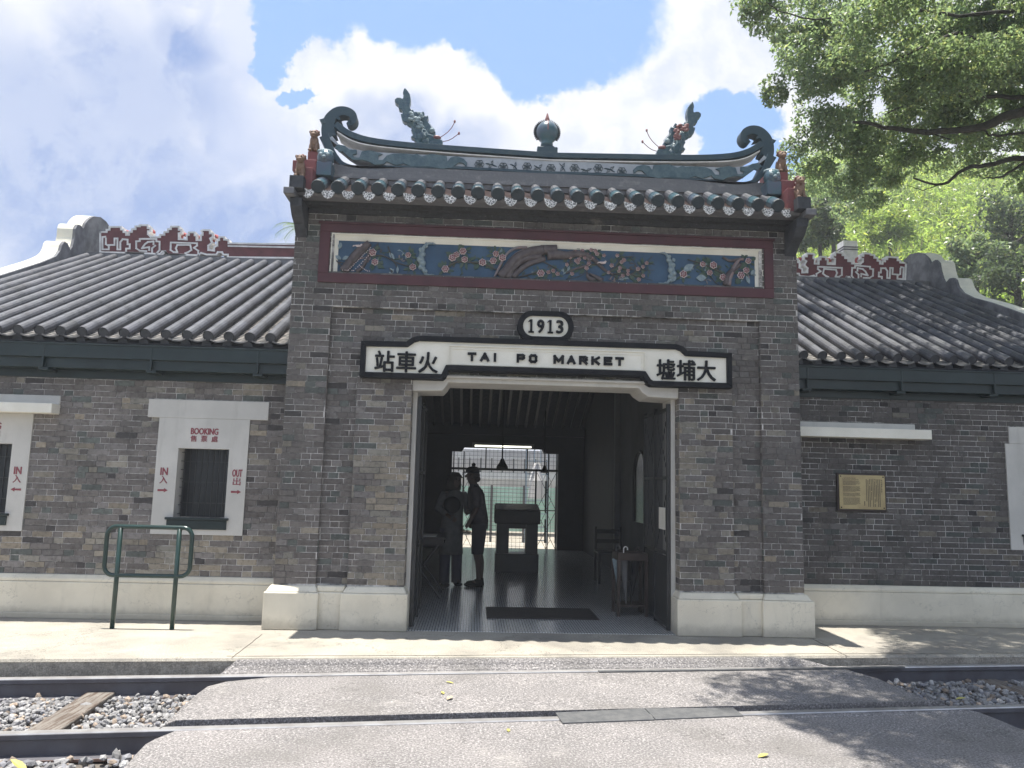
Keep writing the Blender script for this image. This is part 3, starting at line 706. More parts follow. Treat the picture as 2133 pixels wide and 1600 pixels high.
def window(x0, x1, y, sx0, sx1, lint=None, hood=None, lab=None, texts=()):
    f = MB()
    z0, z1 = .99, 1.69
    for (a, c, e, g) in ((sx0, x0, .82, 1.982), (x1, sx1, .82, 1.982), (x0, x1, z1, 1.982), (x0, x1, .82, z0)): f.box(a, c, y-.02, y+.02, e, g)
    # reveals
    f.box(x0-.001, x0+.012, y-.0195, y+.16, z0, z1); f.box(x1-.012, x1+.001, y-.0195, y+.16, z0, z1); f.box(x0+.012, x1-.012, y-.0195, y+.16, z1-.012, z1+.001)
    w = f.build('ticket_window', 'whitewash', st, label=lab)
    g = MB(); g.box(x0, x1, y+.19, y+.20, z0-.02, z1); g.build('pane', 'glassdark', w)
    g = MB(); n = 8
    for i in range(n+1):
        x = x0+.03+(x1-x0-.06)*i/n; g.tube([(x, y+.13, z0), (x, y+.13, z1-.01)], .006, 6)
    for z in (z0+.14, z0+.35, z0+.56): g.box(x0+.02, x1-.02, y+.125, y+.135, z-.004, z+.004)
    for z in np.linspace(z0+.03, z1-.05, 8): g.box(x0+.013, x0+.05, y+.08, y+.086, z-.003, z+.003)
    g.box(x0+.047, x0+.053, y+.08, y+.086, z0, z1-.01)
    g.build('bar', 'iron', w)
    g = MB(); g.box(x0-.06, x1+.03, y-.05, y+.15, .965, .99); g.box(x0-.045, x1+.015, y-.035, y-.021, .873, .964); g.build('sill', 'darkgreen', w, bevel=.005)
    if lint: g = MB(); g.box(lint[0], lint[1], y-.022, y+.02, 1.983, 2.170); g.build('lintel', 'whitewash', w, bevel=.004)
    if hood:
        g = MB(); g.box(hood[0], hood[1], y-.02, y+.02, 2.085, 2.175, 0); g.box(hood[0]-.0, hood[1]+.0, y-.16, y+.02, 1.984, 2.084, 1); g.build('hood', ['whitewash', 'cream'], w, bevel=.008)
    for (s_, a, c, e, h) in texts:
        t = MB()
        if s_ in '<>':
            d = 1 if s_ == '>' else -1; m_ = (a+c)/2; wd = (c-a)/2
            t.prism([(m_-d*wd, e+.25*h), (m_-d*wd, e+.75*h), (m_+d*wd*.25, e+.70*h), (m_+d*wd*.25, e+h), (m_+d*wd, e+.5*h), (m_+d*wd*.25, e), (m_+d*wd*.25, e+.3*h)], y-.0235, y-.019)
        elif s_.isascii(): boldtext(t, s_, a, c, e, e+h, y-.0195, .003, .0028)
        else: boldtext(t, s_, a, c, e, e+h, y-.0195, .003, .0012)
        t.build('lettering', 'redtext', w)
    return w
def wtexts(xc, l, r, dr):
    o = [('BOOKING', xc-.135, xc+.135, 1.822, .062)]
    for i, ch in enumerate('售票處'): o.append((ch, xc-.135+i*.105, xc-.135+i*.105+.06, 1.748, .060))
    for (X, a, c) in ((l, 'IN', '入'), (r, 'OUT', '出')):
        if X is None: continue
        wd = .035 if a == 'IN' else .048
        o += [(a, X-wd, X+wd, 1.405, .072), (c, X-.038, X+.038, 1.320, .075), ('>' if dr else '<', X-.05, X+.05, 1.232, .042)]
    return o
window(-3.70, -3.17, .40, -3.90, -2.995, lint=(-4.02, -2.813), lab='whitewashed ticket window with booking lettering', texts=wtexts(-3.44, -3.81, -3.085, True))
window(-5.85, -5.31, .40, -6.05, -5.145, hood=(-6.3, -4.90), lab='whitewashed ticket window under a projecting hood', texts=wtexts(-5.585, -5.96, None, True)+[('IN', -5.275, -5.205, 1.378, .072), ('入', -5.278, -5.202, 1.293, .075), ('<', -5.29, -5.19, 1.205, .042)])
window(5.386, 5.92, .75, 5.20, 6.12, lint=(5.247, 6.25), lab='shaded window with a pale lintel')
b = MB(); b.box(2.60, 4.178, .73, .76, 2.095, 2.165, 0); b.box(2.60, 4.262, .56, .76, 1.99, 2.094, 1); b.build('window_hood', ['whitewash', 'cream'], st, bevel=.006, label='pale concrete hood slab above the plaque')

# ---------------- sign lintel over the opening (a relief panel fixed to the brick)
def so(pts): return [(x, z) for x, z in pts]
outer = [(-1.838, 2.395), (-1.838, 2.752), (-1.40, 2.758), (-1.345, 2.800), (-1.28, 2.822), (1.28, 2.822), (1.345, 2.800), (1.39, 2.758), (1.838, 2.752), (1.838, 2.395), (1.03, 2.395), (.985, 2.42), (.94, 2.488), (-.97, 2.488), (-1.0, 2.42), (-1.03, 2.395)]
def inset(pl, d):
    n = len(pl); out = []
    ar = sum(pl[i][0]*pl[(i+1) % n][1]-pl[(i+1) % n][0]*pl[i][1] for i in range(n)); sg = 1 if ar > 0 else -1
    for i in range(n):
        p0, p1, p2 = Vector(pl[i-1]), Vector(pl[i]), Vector(pl[(i+1) % n])
        a = (p1-p0).normalized(); c = (p2-p1).normalized(); na = Vector((-a.y, a.x))*sg; nc = Vector((-c.y, c.x))*sg
        m_ = (na+nc).normalized(); k = d/max(.35, m_.dot(na)); out.append(tuple(p1+m_*k))
    return out
sg = thing('station_sign', (0, -.05, 2.4), 'long cream station name sign edged in black above the doorway', 'sign')
b = MB(); b.prism(inset(outer, .004), -.085, .05, 0); b.build('board', 'cream', sg)
b = MB(); ii = inset(outer, .052); n = len(outer)
for i in range(n):
    j = (i+1) % n; b.prism([outer[i], outer[j], ii[j], ii[i]], -.115, .049)
b.build('border', 'black', sg, bevel=.006)
b = MB()
for k, (d, y) in enumerate(((0, .098), (.028, .092))):
    b.stroke([(-.985+d, 2.530+d*.8), (-.985+d, 2.735-d), (.965-d, 2.735-d), (.965-d, 2.530+d*.8)], .010, -y, -.084, True)
b.build('moulding', 'cream', sg)
items = [('T', -.795, .086), ('A', -.672, .092), ('I', -.540, .028), ('P', -.312, .082), ('O', -.190, .082)]+[(ch, (.052, .186, .306, .428, .552, .668)[i], .104 if ch == 'M' else .086) for i, ch in enumerate('MARKET')]
for ch, x, w_ in items: b = MB(); blockletter(b, ch, x, x+w_, 2.588, 2.674, -.083); b.build('letter', 'black', sg)
for i, ch in enumerate('站車火'): x = -1.695+i*.212; b = MB(); boldtext(b, ch, x, x+.185, 2.458, 2.660, -.083, .02, .0045); b.build('letter', 'black', sg)
for i, ch in enumerate('墟埔大'): x = 1.085+i*.203; b = MB(); boldtext(b, ch, x, x+.182, 2.464, 2.665, -.083, .02, .0045); b.build('letter', 'black', sg)
# white soffit under the sign
b = MB()
b.prism([(-1.335, 2.29), (-1.335, 2.45), (-1.0, 2.45), (1.0, 2.45), (1.335, 2.45), (1.335, 2.29), (1.03, 2.30), (.96, 2.345), (.93, 2.385), (-.98, 2.385), (-1.0, 2.345), (-1.04, 2.30)], .02, .49)
b.box(-1.36, 1.36, -.03, .4, 2.425, 2.452)
b.box(-1.335, -1.285, .155, .50, 0, 2.31); b.box(1.285, 1.335, .155, .50, 0, 2.31)
b.build('door_surround', 'whitewash', st, bevel=.01)

dp = thing('date_plaque', (0, 0, 2.97), 'rounded white date plaque with a black rim above the name sign', 'plaque')
def stad(rx, rz, cx=-.025, cz=2.972, n=12):
    o = []; r_ = rz
    for k in range(n+1): a = -math.pi/2+math.pi*k/n; o.append((cx+rx-r_*.92+r_*.92*math.cos(a), cz+rz*math.sin(a)))
    for k in range(n+1): a = math.pi/2+math.pi*k/n; o.append((cx-rx+r_*.92+r_*.92*math.cos(a), cz+rz*math.sin(a)))
    return o
A, Bq = stad(.282, .155), stad(.228, .105)
b = MB(); n = len(A)
for i in range(n): j = (i+1) % n; b.prism([A[i], A[j], Bq[j], Bq[i]], -.045, .06)
b.build('rim', 'black', dp)
b = MB(); b.prism(stad(.232, .108), -.02, .06); b.build('face', 'cream', dp)
for i, ch in enumerate('1913'):
    x = -.205+i*.096; b = MB()
    if ch == '1':
        b.box(x+.024, x+.046, -.04, -.019, 2.905, 3.038); b.box(x+.008, x+.062, -.0395, -.0192, 2.905, 2.920); b.prism([(x+.002, 3.012), (x+.024, 3.022), (x+.024, 3.038), (x+.014, 3.030)], -.0395, -.019)
    else: boldtext(b, ch, x+.002, x+.066, 2.908, 3.037, -.019, .02, .0055)
    b.build('numeral', 'black', dp)

# ---------------- painted relief mural
mu = thing('relief_mural', (0, 0, 3.35), 'long painted plaster relief of blossoms and tree trunks on blue in a maroon frame', 'mural')
b = MB()
for (x0, x1, z0, z1) in ((-2.315, 2.315, 3.872, 3.955), (-2.315, 2.315, 3.350, 3.447), (-2.315, -2.212, 3.447, 3.872), (2.220, 2.315, 3.447, 3.872)): b.box(x0, x1, -.02, .03, z0, z1)
b.box(-2.33, 2.33, -.035, .02, 3.955, 3.975)
b.build('border', 'redpaint', mu, bevel=.004)
b = MB(); ix0, ix1, iz0, iz1 = -2.135, 2.14, 3.458, 3.802
for pl in ([(-2.212, .0, 3.872), (2.220, .0, 3.872), (ix1, .045, iz1), (ix0, .045, iz1)], [(-2.212, .0, 3.447), (2.220, .0, 3.447), (ix1, .045, iz0), (ix0, .045, iz0)], [(-2.212, 0, 3.447), (-2.212, 0, 3.872), (ix0, .045, iz1), (ix0, .045, iz0)], [(2.220, 0, 3.447), (2.220, 0, 3.872), (ix1, .045, iz1), (ix1, .045, iz0)]):
    b.add(pl, [(0, 1, 2, 3)])
b.tube([(-2.20, .008, 3.860), (2.208, .008, 3.860)], .010, 8); b.tube([(-2.20, .008, 3.45), (-2.20, .008, 3.86)], .010, 8); b.tube([(2.208, .008, 3.45), (2.208, .008, 3.86)], .010, 8)
b.build('frame', 'cream', mu)
b = MB(); b.box(-2.19, 2.20, .05, .09, 3.46, 3.85); b.build('ground', 'blue', mu)
def C3(x, y): return (640+x/4.102, 460+y/4.102)
def C4(x, y): return (1140+x/4.102, 470+y/4.102)
def mpt(p, f, y=.035): q_ = at(*f(*p), y); return (q_[0], y, max(3.480, min(3.800, q_[2])))
def mtube(name, mt, items, n=8):
    for f, pts, r0, r1 in items:
        b = MB(); P = [mpt(p, f) for p in pts]; P = [(*a,) for a in smooth3(P)]
        k = len(P); b.tube(P, [r0+(r1-r0)*i/(k-1) for i in range(k)], n); b.build(name, mt, mu, smooth=True)
def smooth3(P, k=4):
    out = []; P = [Vector(p) for p in P]; P = [2*P[0]-P[1]]+P+[2*P[-1]-P[-2]]
    for i in range(1, len(P)-2):
        for j in range(k):
            t = j/k; a, b_, c, d = P[i-1:i+3]; out.append(.5*((2*b_)+(c-a)*t+(2*a-5*b_+4*c-d)*t*t+(3*b_-a-3*c+d)*t**3))
    out.append(P[-2]); return out
mtube('trunk', 'bark1', [(C3, [(1700, 490), (1760, 400), (1850, 330), (2000, 300)], .034, .040), (C3, [(1760, 490), (1810, 425), (1900, 365), (2030, 320)], .026, .030), (C3, [(330, 440), (400, 340), (520, 215)], .030, .020), (C3, [(420, 445), (480, 385), (535, 260)], .022, .014), (C3, [(1650, 495), (1700, 430), (1780, 330), (1900, 270), (2020, 250)], .05, .055), (C3, [(2000, 250), (2133, 240)], .055, .045), (C4, [(0, 250), (90, 250), (170, 255), (240, 240), (330, 250)], .055, .03), (C3, [(310, 440), (360, 360), (430, 270), (530, 190)], .05, .035)])
mtube('trunk', 'bark2', [(C3, [(1715, 450), (1780, 345), (1890, 275)], .020, .010), (C3, [(1660, 495), (1700, 400), (1760, 300), (1850, 245)], .010, .010), (C3, [(1790, 400), (1880, 330), (2000, 290)], .008, .006), (C3, [(1600, 490), (1640, 400), (1700, 290), (1780, 235), (1880, 230)], .012, .016), (C3, [(1730, 490), (1760, 420), (1820, 340), (1900, 290)], .018, .012), (C3, [(380, 300), (440, 290), (540, 200)], .016, .012), (C4, [(1545, 520), (1560, 440), (1600, 350), (1640, 290), (1680, 290)], .03, .014)])
mtube('branch', 'bark1', [(C4, [(1525, 520), (1540, 430), (1600, 370), (1650, 330)], .035, .02), (C4, [(1500, 270), (1560, 300), (1640, 290)], .012, .018), (C4, [(330, 250), (400, 290), (480, 370), (560, 420)], .03, .010), (C4, [(330, 250), (360, 330), (240, 370), (160, 410)], .022, .006),
      (C4, [(400, 480), (350, 440), (340, 400)], .03, .01), (C4, [(470, 490), (420, 440), (360, 410)], .03, .01)])
mtube('branch', 'twig', [(C3, [(530, 300), (650, 300), (770, 360), (920, 400)], .008, .005), (C3, [(1200, 390), (1300, 350), (1500, 370), (1620, 420)], .007, .008), (C3, [(2000, 430), (1850, 470), (1760, 490)], .008, .006), (C3, [(2133, 410), (2000, 340), (1920, 310)], .006, .007), (C4, [(520, 400), (600, 340), (620, 280), (740, 260)], .008, .003), (C4, [(560, 410), (700, 420), (820, 340), (900, 260)], .008, .003), (C4, [(640, 370), (780, 380), (920, 380)], .006, .002),
      (C4, [(640, 400), (760, 430), (900, 470)], .006, .002), (C4, [(560, 420), (600, 460), (610, 475)], .005, .002), (C4, [(380, 330), (470, 330), (540, 290)], .006, .002), (C4, [(160, 460), (280, 430), (350, 380)], .004, .003), (C4, [(700, 260), (760, 330)], .003, .002), (C4, [(1200, 290), (1330, 330), (1480, 400), (1540, 470)], .006, .008), (C4, [(1380, 400), (1430, 480), (1470, 520)], .005, .004), (C3, [(690, 220), (730, 330), (770, 400), (770, 450)], .007, .004), (C3, [(250, 340), (330, 440)], .006, .006), (C4, [(840, 300), (920, 340)], .003, .002)])
def crescent(f, pts, ws, mt):
    b = MB(); P = [mpt(p, f) for p in pts]; P = smooth3(P, 4); k = len(P)
    wr = np.interp(np.linspace(0, 1, k), np.linspace(0, 1, len(ws)), ws); b.tube(P, list(wr), 8)
    for i in range(2, k-2, 2): b.ball(P[i]+Vector((((i//2) % 2)*.03-.015, -.01, 0)), wr[i]*1.1, 8, 6)
    b.build('cloud_scroll', mt, mu, smooth=True)
crescent(C3, [(1095, 200), (1030, 195), (985, 250), (975, 330), (985, 400), (1020, 460), (1085, 475)], [.006, .012, .022, .03, .026, .012, .005], 'mpale')
crescent(C4, [(960, 235), (1010, 240), (1045, 300), (1065, 380), (1060, 440), (1020, 500), (950, 510)], [.005, .012, .022, .03, .024, .012, .005], 'mpale')
fproto = None; r6 = random.Random(6)
def flower_mb(r_, n):
    b = MB()
    for k in range(n):
        a = 6.283*k/n; cx_, cz_ = r_*.62*math.cos(a), r_*.62*math.sin(a)
        b.ball((cx_, 0, cz_), (r_*.46, .012, r_*.46), 8, 6, 1); b.ball((cx_*.98, -.006, cz_*.98), (r_*.31, .012, r_*.31), 8, 6, 0)
    b.ball((0, -.006, 0), (r_*.42, .016, r_*.42), 8, 6, 1); b.ball((0, -.012, 0), (r_*.30, .014, r_*.30), 8, 6, 0); b.ball((0, -.02, 0), (r_*.12, .01, r_*.12), 6, 4, 1)
    return b
big = [(C3, 558, 270), (C3, 578, 352), (C3, 862, 292), (C3, 902, 395), (C3, 1345, 330), (C3, 1275, 290), (C3, 1497, 355), (C3, 1588, 342), (C3, 1612, 282), (C3, 1668, 315), (C3, 1180, 412), (C3, 1995, 448), (C4, 1328, 330), (C4, 1420, 338), (C4, 1388, 402), (C4, 1502, 442), (C4, 1163, 415), (C4, 1718, 302), (C4, 1700, 382), (C4, 1655, 425), (C3, 1330, 260), (C3, 1240, 315)]
small = [(C3, 2105, 430), (C3, 2060, 440), (C4, 50, 385), (C4, 88, 412), (C4, 12, 395), (C4, 168, 333), (C4, 200, 240), (C4, 195, 272), (C4, 240, 222), (C4, 270, 290), (C4, 245, 300), (C4, 300, 215), (C4, 320, 275), (C4, 345, 245), (C4, 285, 255), (C4, 385, 278), (C4, 355, 325), (C4, 335, 362), (C4, 212, 412), (C4, 485, 255), (C4, 550, 340), (C4, 598, 255), (C4, 635, 312), (C4, 655, 295), (C4, 622, 360), (C4, 525, 400), (C4, 612, 390), (C4, 645, 428), (C4, 690, 385), (C4, 690, 415), (C4, 775, 370), (C4, 818, 352), (C4, 850, 320), (C4, 820, 428), (C4, 783, 460), (C4, 410, 215), (C4, 425, 240), (C4, 375, 205), (C4, 262, 315)]
for lst, rr, n in ((big, .034, 6), (small, .020, 5)):
    pr = None
    for f, x, y in lst:
        p = mpt((x, y), f, .028)
        if pr is None:
            pr = flower_mb(rr, n).build('flower', ['petal', 'petalw'], mu, smooth=True, origin=(0, 0, 0)); o = pr
        else: o = pr.copy(); COL.objects.link(o)
        o.parent = mu; o.location = Vector(p)-wloc(mu); s_ = .85+.3*r6.random(); o.scale = (s_, 1, s_); o.rotation_euler = (0, r6.random()*6, 0)
def leafpl(c, a, L, w):
    o = []
    for k in range(9): t = k/8; o.append((c[0]+math.cos(a)*L*t-math.sin(a)*w*math.sin(math.pi*t), c[1]+math.sin(a)*L*t+math.cos(a)*w*math.sin(math.pi*t)))
    for k in range(7, 0, -1): t = k/8; o.append((c[0]+math.cos(a)*L*t+math.sin(a)*w*math.sin(math.pi*t), c[1]+math.sin(a)*L*t-math.cos(a)*w*math.sin(math.pi*t)))
    return o
for lst, k in ((big, 9), (small, 3)):
    for f, x, y in lst:
        b = MB(); p = mpt((x, y), f)
        for j in range(k):
            a = r6.random()*6.28; L = .035+.045*r6.random(); e_ = (.022 if k > 3 else .012)+.02*r6.random(); c_ = (p[0]+e_*math.cos(a), p[2]+e_*math.sin(a))
            pl = leafpl(c_, a, L*(1 if k > 1 else .5), L*.22)
            pl = [(x_, max(3.48, min(3.832, z_))) for x_, z_ in pl]; b.prism(pl, .036+r6.random()*.008, .05)
        b.build('leaf_spray', 'mleaf', mu)
for f, x, y, a, L, w in ((C4, 1160, 385, .55, .13, .035), (C4, 1270, 450, 0.1, .11, .035), (C4, 1700, 430, -1.2, .09, .018), (C4, 1740, 420, .9, .07, .02), (C3, 770, 455, 1.57, .075, .012), (C3, 270, 240, 1.3, .07, .02), (C3, 290, 330, 2.6, .07, .02), (C3, 300, 330, .5, .07, .02), (C4, 1060, 480, .9, .08, .022), (C4, 1065, 300, .4, .04, .02), (C3, 700, 270, -.9, .09, .02)):
    b = MB(); p = mpt((x, y), f); b.prism([(x_, max(3.47, min(3.800, z_))) for x_, z_ in leafpl((p[0], p[2]), a, L, w)], .03, .048)
    b.build('leaf', 'mpale', mu, label='pale leaf')
for f, x0_, x1_, y0_, y1_, n_ in ((C3, 250, 640, 200, 440, 12), (C3, 700, 930, 230, 430, 8), (C3, 1180, 1700, 250, 420, 8), (C3, 1800, 2133, 400, 480, 6), (C4, 20, 330, 230, 400, 8), (C4, 420, 900, 260, 470, 14), (C4, 1150, 1480, 290, 480, 11), (C4, 1600, 1770, 300, 480, 9)):
    for q_ in range(n_):
        x, y = x0_+r6.random()*(x1_-x0_), y0_+r6.random()*(y1_-y0_); b = MB(); a = r6.random()*6.28; L_ = 40+60*r6.random()
        P_ = smooth3([mpt((x, y), f, .044), mpt((x+L_*.5*math.cos(a)+8, y+L_*.4*math.sin(a)), f, .038), mpt((x+L_*math.cos(a), y+L_*.8*math.sin(a)), f, .044)], 3)
        b.tube(P_, .0028, 5)
        for p in P_[1::2]:
            a2 = a+r6.random()*2-1; pl = leafpl((p.x, p.z), a2, .022+.028*r6.random(), .007); b.prism([(u_, max(3.47, min(3.812, w_))) for u_, w_ in pl], .038+.006*r6.random(), .05)
        b.build('leaf_spray', ('mleaf', 'twig', 'mpale', 'bark2')[q_ % 4] if q_ % 4 != 3 or q_ % 8 == 3 else 'mleaf', mu)
b = MB(); r9 = random.Random(9)
for p0, p1, n in (((350, 420), (540, 230), 16), ((380, 440), (520, 300), 10), ((440, 380), (525, 440), 8), ((300, 440), (350, 430), 4)):
    for i in range(n): t = i/(n-1); p = mpt((p0[0]+(p1[0]-p0[0])*t+r9.random()*6, p0[1]+(p1[1]-p0[1])*t), C3, -.012); b.ball(p, .0055, 6, 4)
b.build('pearl_bead', 'petalw', mu)
b = MB()
for f, x, y in ((C4, 475, 318), (C4, 75, 245), (C3, 440, 215)):
    p = Vector(mpt((x, y), f, .01)); b.ball(p, (.032, .015, .013), 10, 6); b.ball(p+Vector((.026, -.005, .012)), .011, 8, 6); b.hexa([p+Vector(q_) for q_ in ((-.02, -.01, 0), (-.06, -.01, -.01), (-.06, .0, -.01), (-.02, 0, 0))], [p+Vector(q_) for q_ in ((-.02, -.01, .01), (-.055, -.01, .004), (-.055, 0, .004), (-.02, 0, .01))])
b.build('bird', 'petalw', mu, smooth=True)

# ---------------- roof statues
def Cf(x, y): return (820+x/11.43, 180+y/11.43)
fish_out = [(265, 80), (300, 100), (350, 160), (395, 230), (410, 310), (410, 400), (388, 480), (392, 560), (430, 600), (470, 590), (490, 650), (540, 640), (600, 660), (650, 680), (700, 630), (740, 670), (740, 740), (790, 745), (820, 720), (835, 770), (800, 860), (850, 920), (900, 990), (935, 1050), (960, 1085), (1000, 1115), (1000, 1150),
            (970, 1200), (1050, 1212), (1105, 1250), (1105, 1300), (1160, 1312), (1175, 1380), (1150, 1440), (1020, 1440), (990, 1500), (700, 1500), (570, 1480), (500, 1420), (540, 1360), (490, 1330), (530, 1300), (410, 1240), (470, 1200), (450, 1120), (415, 1080), (440, 1060), (435, 1000), (400, 960), (345, 920), (320, 890), (260, 890), (210, 840), (185, 760), (175, 690), (225, 700), (225, 650), (190, 590), (130, 580), (120, 530), (135, 490), (35, 415), (35, 350), (90, 310), (160, 310), (230, 335), (240, 260), (225, 200), (240, 140)]
def fish(s, lab, slim=1.0):
    YF = .2
    cx_ = -1.28
    def q3(x, y, yy=YF):
        p = at(*Cf(x, y), YF); X = cx_+(p[0]-cx_)*slim; return (X*(-s), yy, p[2])
    t = thing('fish_statue', (q3(750, 1480)[0], YF, 4.83), lab, 'roof statue', 'glazed pottery roof ornaments')
    b = MB(); pl = [q3(*p) for p in fish_out]; b.prism([(p[0], p[2]) for p in pl], YF-.045, YF+.045)
    for (x, y, r_) in ((330, 780, 105), (430, 850, 150), (560, 930, 175), (640, 1080, 185), (680, 1230, 190), (760, 1340, 150), (950, 1370, 95), (300, 620, 80)):
        c_ = q3(x, y); rr = r_/11.43/205; b.ball(c_, (rr*slim, rr*.95, rr), 12, 8)
    body = b.build('body', 'fish', t, bevel=.008)
    b = MB()
    for i in range(34):
        x = 400+rnd.random()*330; y = 700+rnd.random()*360
        if abs((x-400)*.9-(y-680)) > 200: continue
        c_ = q3(x, y, YF-.085+rnd.random()*.01); b.ball(c_, (.022, .014, .016), 8, 5)
    b.build('scale', 'mpale' if s < 0 else 'pinkglaze', t, smooth=True)
    b = MB()
    for k in range(7):
        x, y = 790+k*26, 880+k*33; a = q3(x, y); c_ = q3(x+38, y-50)
        b.tube([a, c_], [.010, .002], 6)
    b.build('spike', 'fish', t)
    b = MB(); b.ball(q3(925, 1120, YF-.07), .028, 10, 8); b.build('eye', 'mpale', t, smooth=True)
    b = MB(); b.ball(q3(1035, 1255, YF-.03), (.045, .04, .022), 10, 8); b.build('lip', 'pinkglaze', t, smooth=True)
    b = MB(); b.tube([q3(780, 1300, YF-.12), q3(700, 1210, YF-.125), q3(700, 1150, YF-.12), q3(770, 1150, YF-.115), q3(830, 1250, YF-.11), q3(960, 1270, YF-.09)], .006, 6); b.build('whisker', 'mpale', t)
    for pts in ([(1110, 1245), (1200, 1190), (1300, 1110), (1380, 1020), (1430, 930), (1455, 870)], [(1170, 1345), (1300, 1320), (1400, 1270), (1480, 1210), (1555, 1150)]):
        b = MB(); P = [q3(x, y, YF-.03) for x, y in pts]; b.tube(P, .0042, 6); b.ball(P[-1], (.012, .012, .019), 8, 6); b.build('feeler', 'pinkglaze', t)
    return t
fish(-1, 'blue glazed dragon fish standing on its head at the left of the ridge')
fish(1, 'dragon fish with pink scales facing the pearl finial from the right', .92)
# spiked pearl finial
zf = lambda y: at(1141, 180+y/7.618, .2)[2]
pf = thing('pearl_finial', (-.03, .2, 4.80), 'blue green spiked flaming pearl on a pedestal at mid ridge', 'roof finial', 'glazed pottery roof ornaments')
b = MB(); X = -.03
b.box(X-.108, X+.108, .1, .3, 4.79, zf(1015)); b.box(X-.075, X+.075, .125, .275, zf(1015), zf(985)); b.box(X-.058, X+.058, .14, .26, zf(985), zf(955)); b.build('pedestal', 'teal', pf, bevel=.01)
b = MB(); b.loft([(X, .2, zf(960), .055, .055), (X, .2, zf(940), .066, .066), (X, .2, zf(915), .066, .066), (X, .2, zf(895), .055, .055), (X, .2, zf(860), .085, .08), (X, .2, zf(800), .112, .1), (X, .2, zf(730), .120, .11), (X, .2, zf(660), .108, .1), (X, .2, zf(600), .075, .07), (X, .2, zf(560), .03, .03)], 24); b.build('pearl', 'glaze', pf, smooth=True)
b = MB(); zc0 = zf(735)
for k in range(31):
    a = R(-38+256*k/30)
    if abs(a-math.pi/2) < .2: continue
    c0 = (X+.112*math.cos(a), zc0+.112*math.sin(a)); c1 = (X+.146*math.cos(a), zc0+.146*math.sin(a)+.004)
    q_ = (-math.sin(a)*.010, math.cos(a)*.010); b.prism([(c0[0]-q_[0], c0[1]-q_[1]), (c0[0]+q_[0], c0[1]+q_[1]), c1], .185, .215)
b.build('flame_spike', 'glaze_dark', pf)
b = MB(); b.loft([(X, .2, zf(580), .030, .02), (X, .2, zf(520), .026, .02), (X, .2, zf(500), .020, .018), (X, .2, zf(430), .006, .006)], 10); b.tube([(X, .085, zf(760)), (X, .09, zf(660)), (X, .13, zf(590)), (X, .18, zf(550))], .006, 6); b.build('tip', 'pinkglaze', pf)
# lions and glazed beast heads at the roof ends
def lion(s, x, y, z, h, lab, top='pinkglaze'):
    t = thing('lion_statue', (s*x, y, z), lab, 'roof statue', 'ochre pottery lions at the roof ends')
    b = MB(); k = h/.30
    def B(px, py, pz, r_, m=None): b.ball((s*(x+px*k), y+py*k, z+pz*k), tuple(q_*k for q_ in r_), 12, 8)
    B(0, .02, .09, (.06, .085, .10)); B(0, -.03, .14, (.055, .05, .08)); B(.035, -.06, .05, (.02, .022, .06)); B(-.035, -.06, .05, (.02, .022, .06)); B(0, .09, .06, (.06, .05, .06)); B(0, .12, .16, (.02, .03, .06))
    for q_ in (-1, 1): B(.035*q_, -.085, .01, (.025, .03, .016))
    body = b.build('body', 'lion', t, smooth=True)
    b = MB(); B(0, -.055, .225, (.052, .05, .048)); B(0, -.10, .205, (.032, .028, .022)); B(0, -.095, .18, (.028, .02, .012)); B(.05, -.04, .26, (.016, .012, .02)); B(-.05, -.04, .26, (.016, .012, .02))
    hd = b.build('head', 'lion', t, smooth=True)
    b = MB()
    for i in range(9): a = i*.7; B(.045*math.cos(a), -.02+.02*math.sin(a*2), .255+.022*math.sin(a), (.02, .02, .017))
    b.build('mane', top, hd, smooth=True)
    b = MB(); B(.02, -.10, .24, (.008, .008, .008)); B(-.02, -.10, .24, (.008, .008, .008)); b.build('eye', 'black', hd)
for s, w_ in ((-1, 'left'), (1, 'right')):
    lion(s, 2.475, -.30, 4.295, .25, 'ochre pottery lion seated lowest at the %s end of the roof' % w_)
    lion(s, 2.43, .02, 4.70, .25, 'upper ochre lion on the stepped red pier at the %s roof end' % w_)
    t = thing('beast_head', (s*2.29, -.1, 4.52), 'round green glazed beast head at the %s foot of the ridge' % w_, 'roof ornament', 'green glazed beast heads')
    b = MB(); b.ball((s*2.285, -.10, 4.60), (.085, .085, .095), 16, 12); b.box(s*2.285-.075, s*2.285+.075, -.16, .05, 4.40, 4.55); b.build('head', 'glaze', t, smooth=False, bevel=.01)
    b = MB()
    for q_ in (-1, 1): b.ball((s*2.285+q_*.035, -.175, 4.615), (.02, .014, .02), 10, 8)
    b.ball((s*2.285, -.185, 4.585), (.022, .02, .016), 10, 6); b.ball((s*2.31, -.03, 4.70), (.09, .05, .03), 10, 6); b.build('face', 'mpale', t, smooth=True)

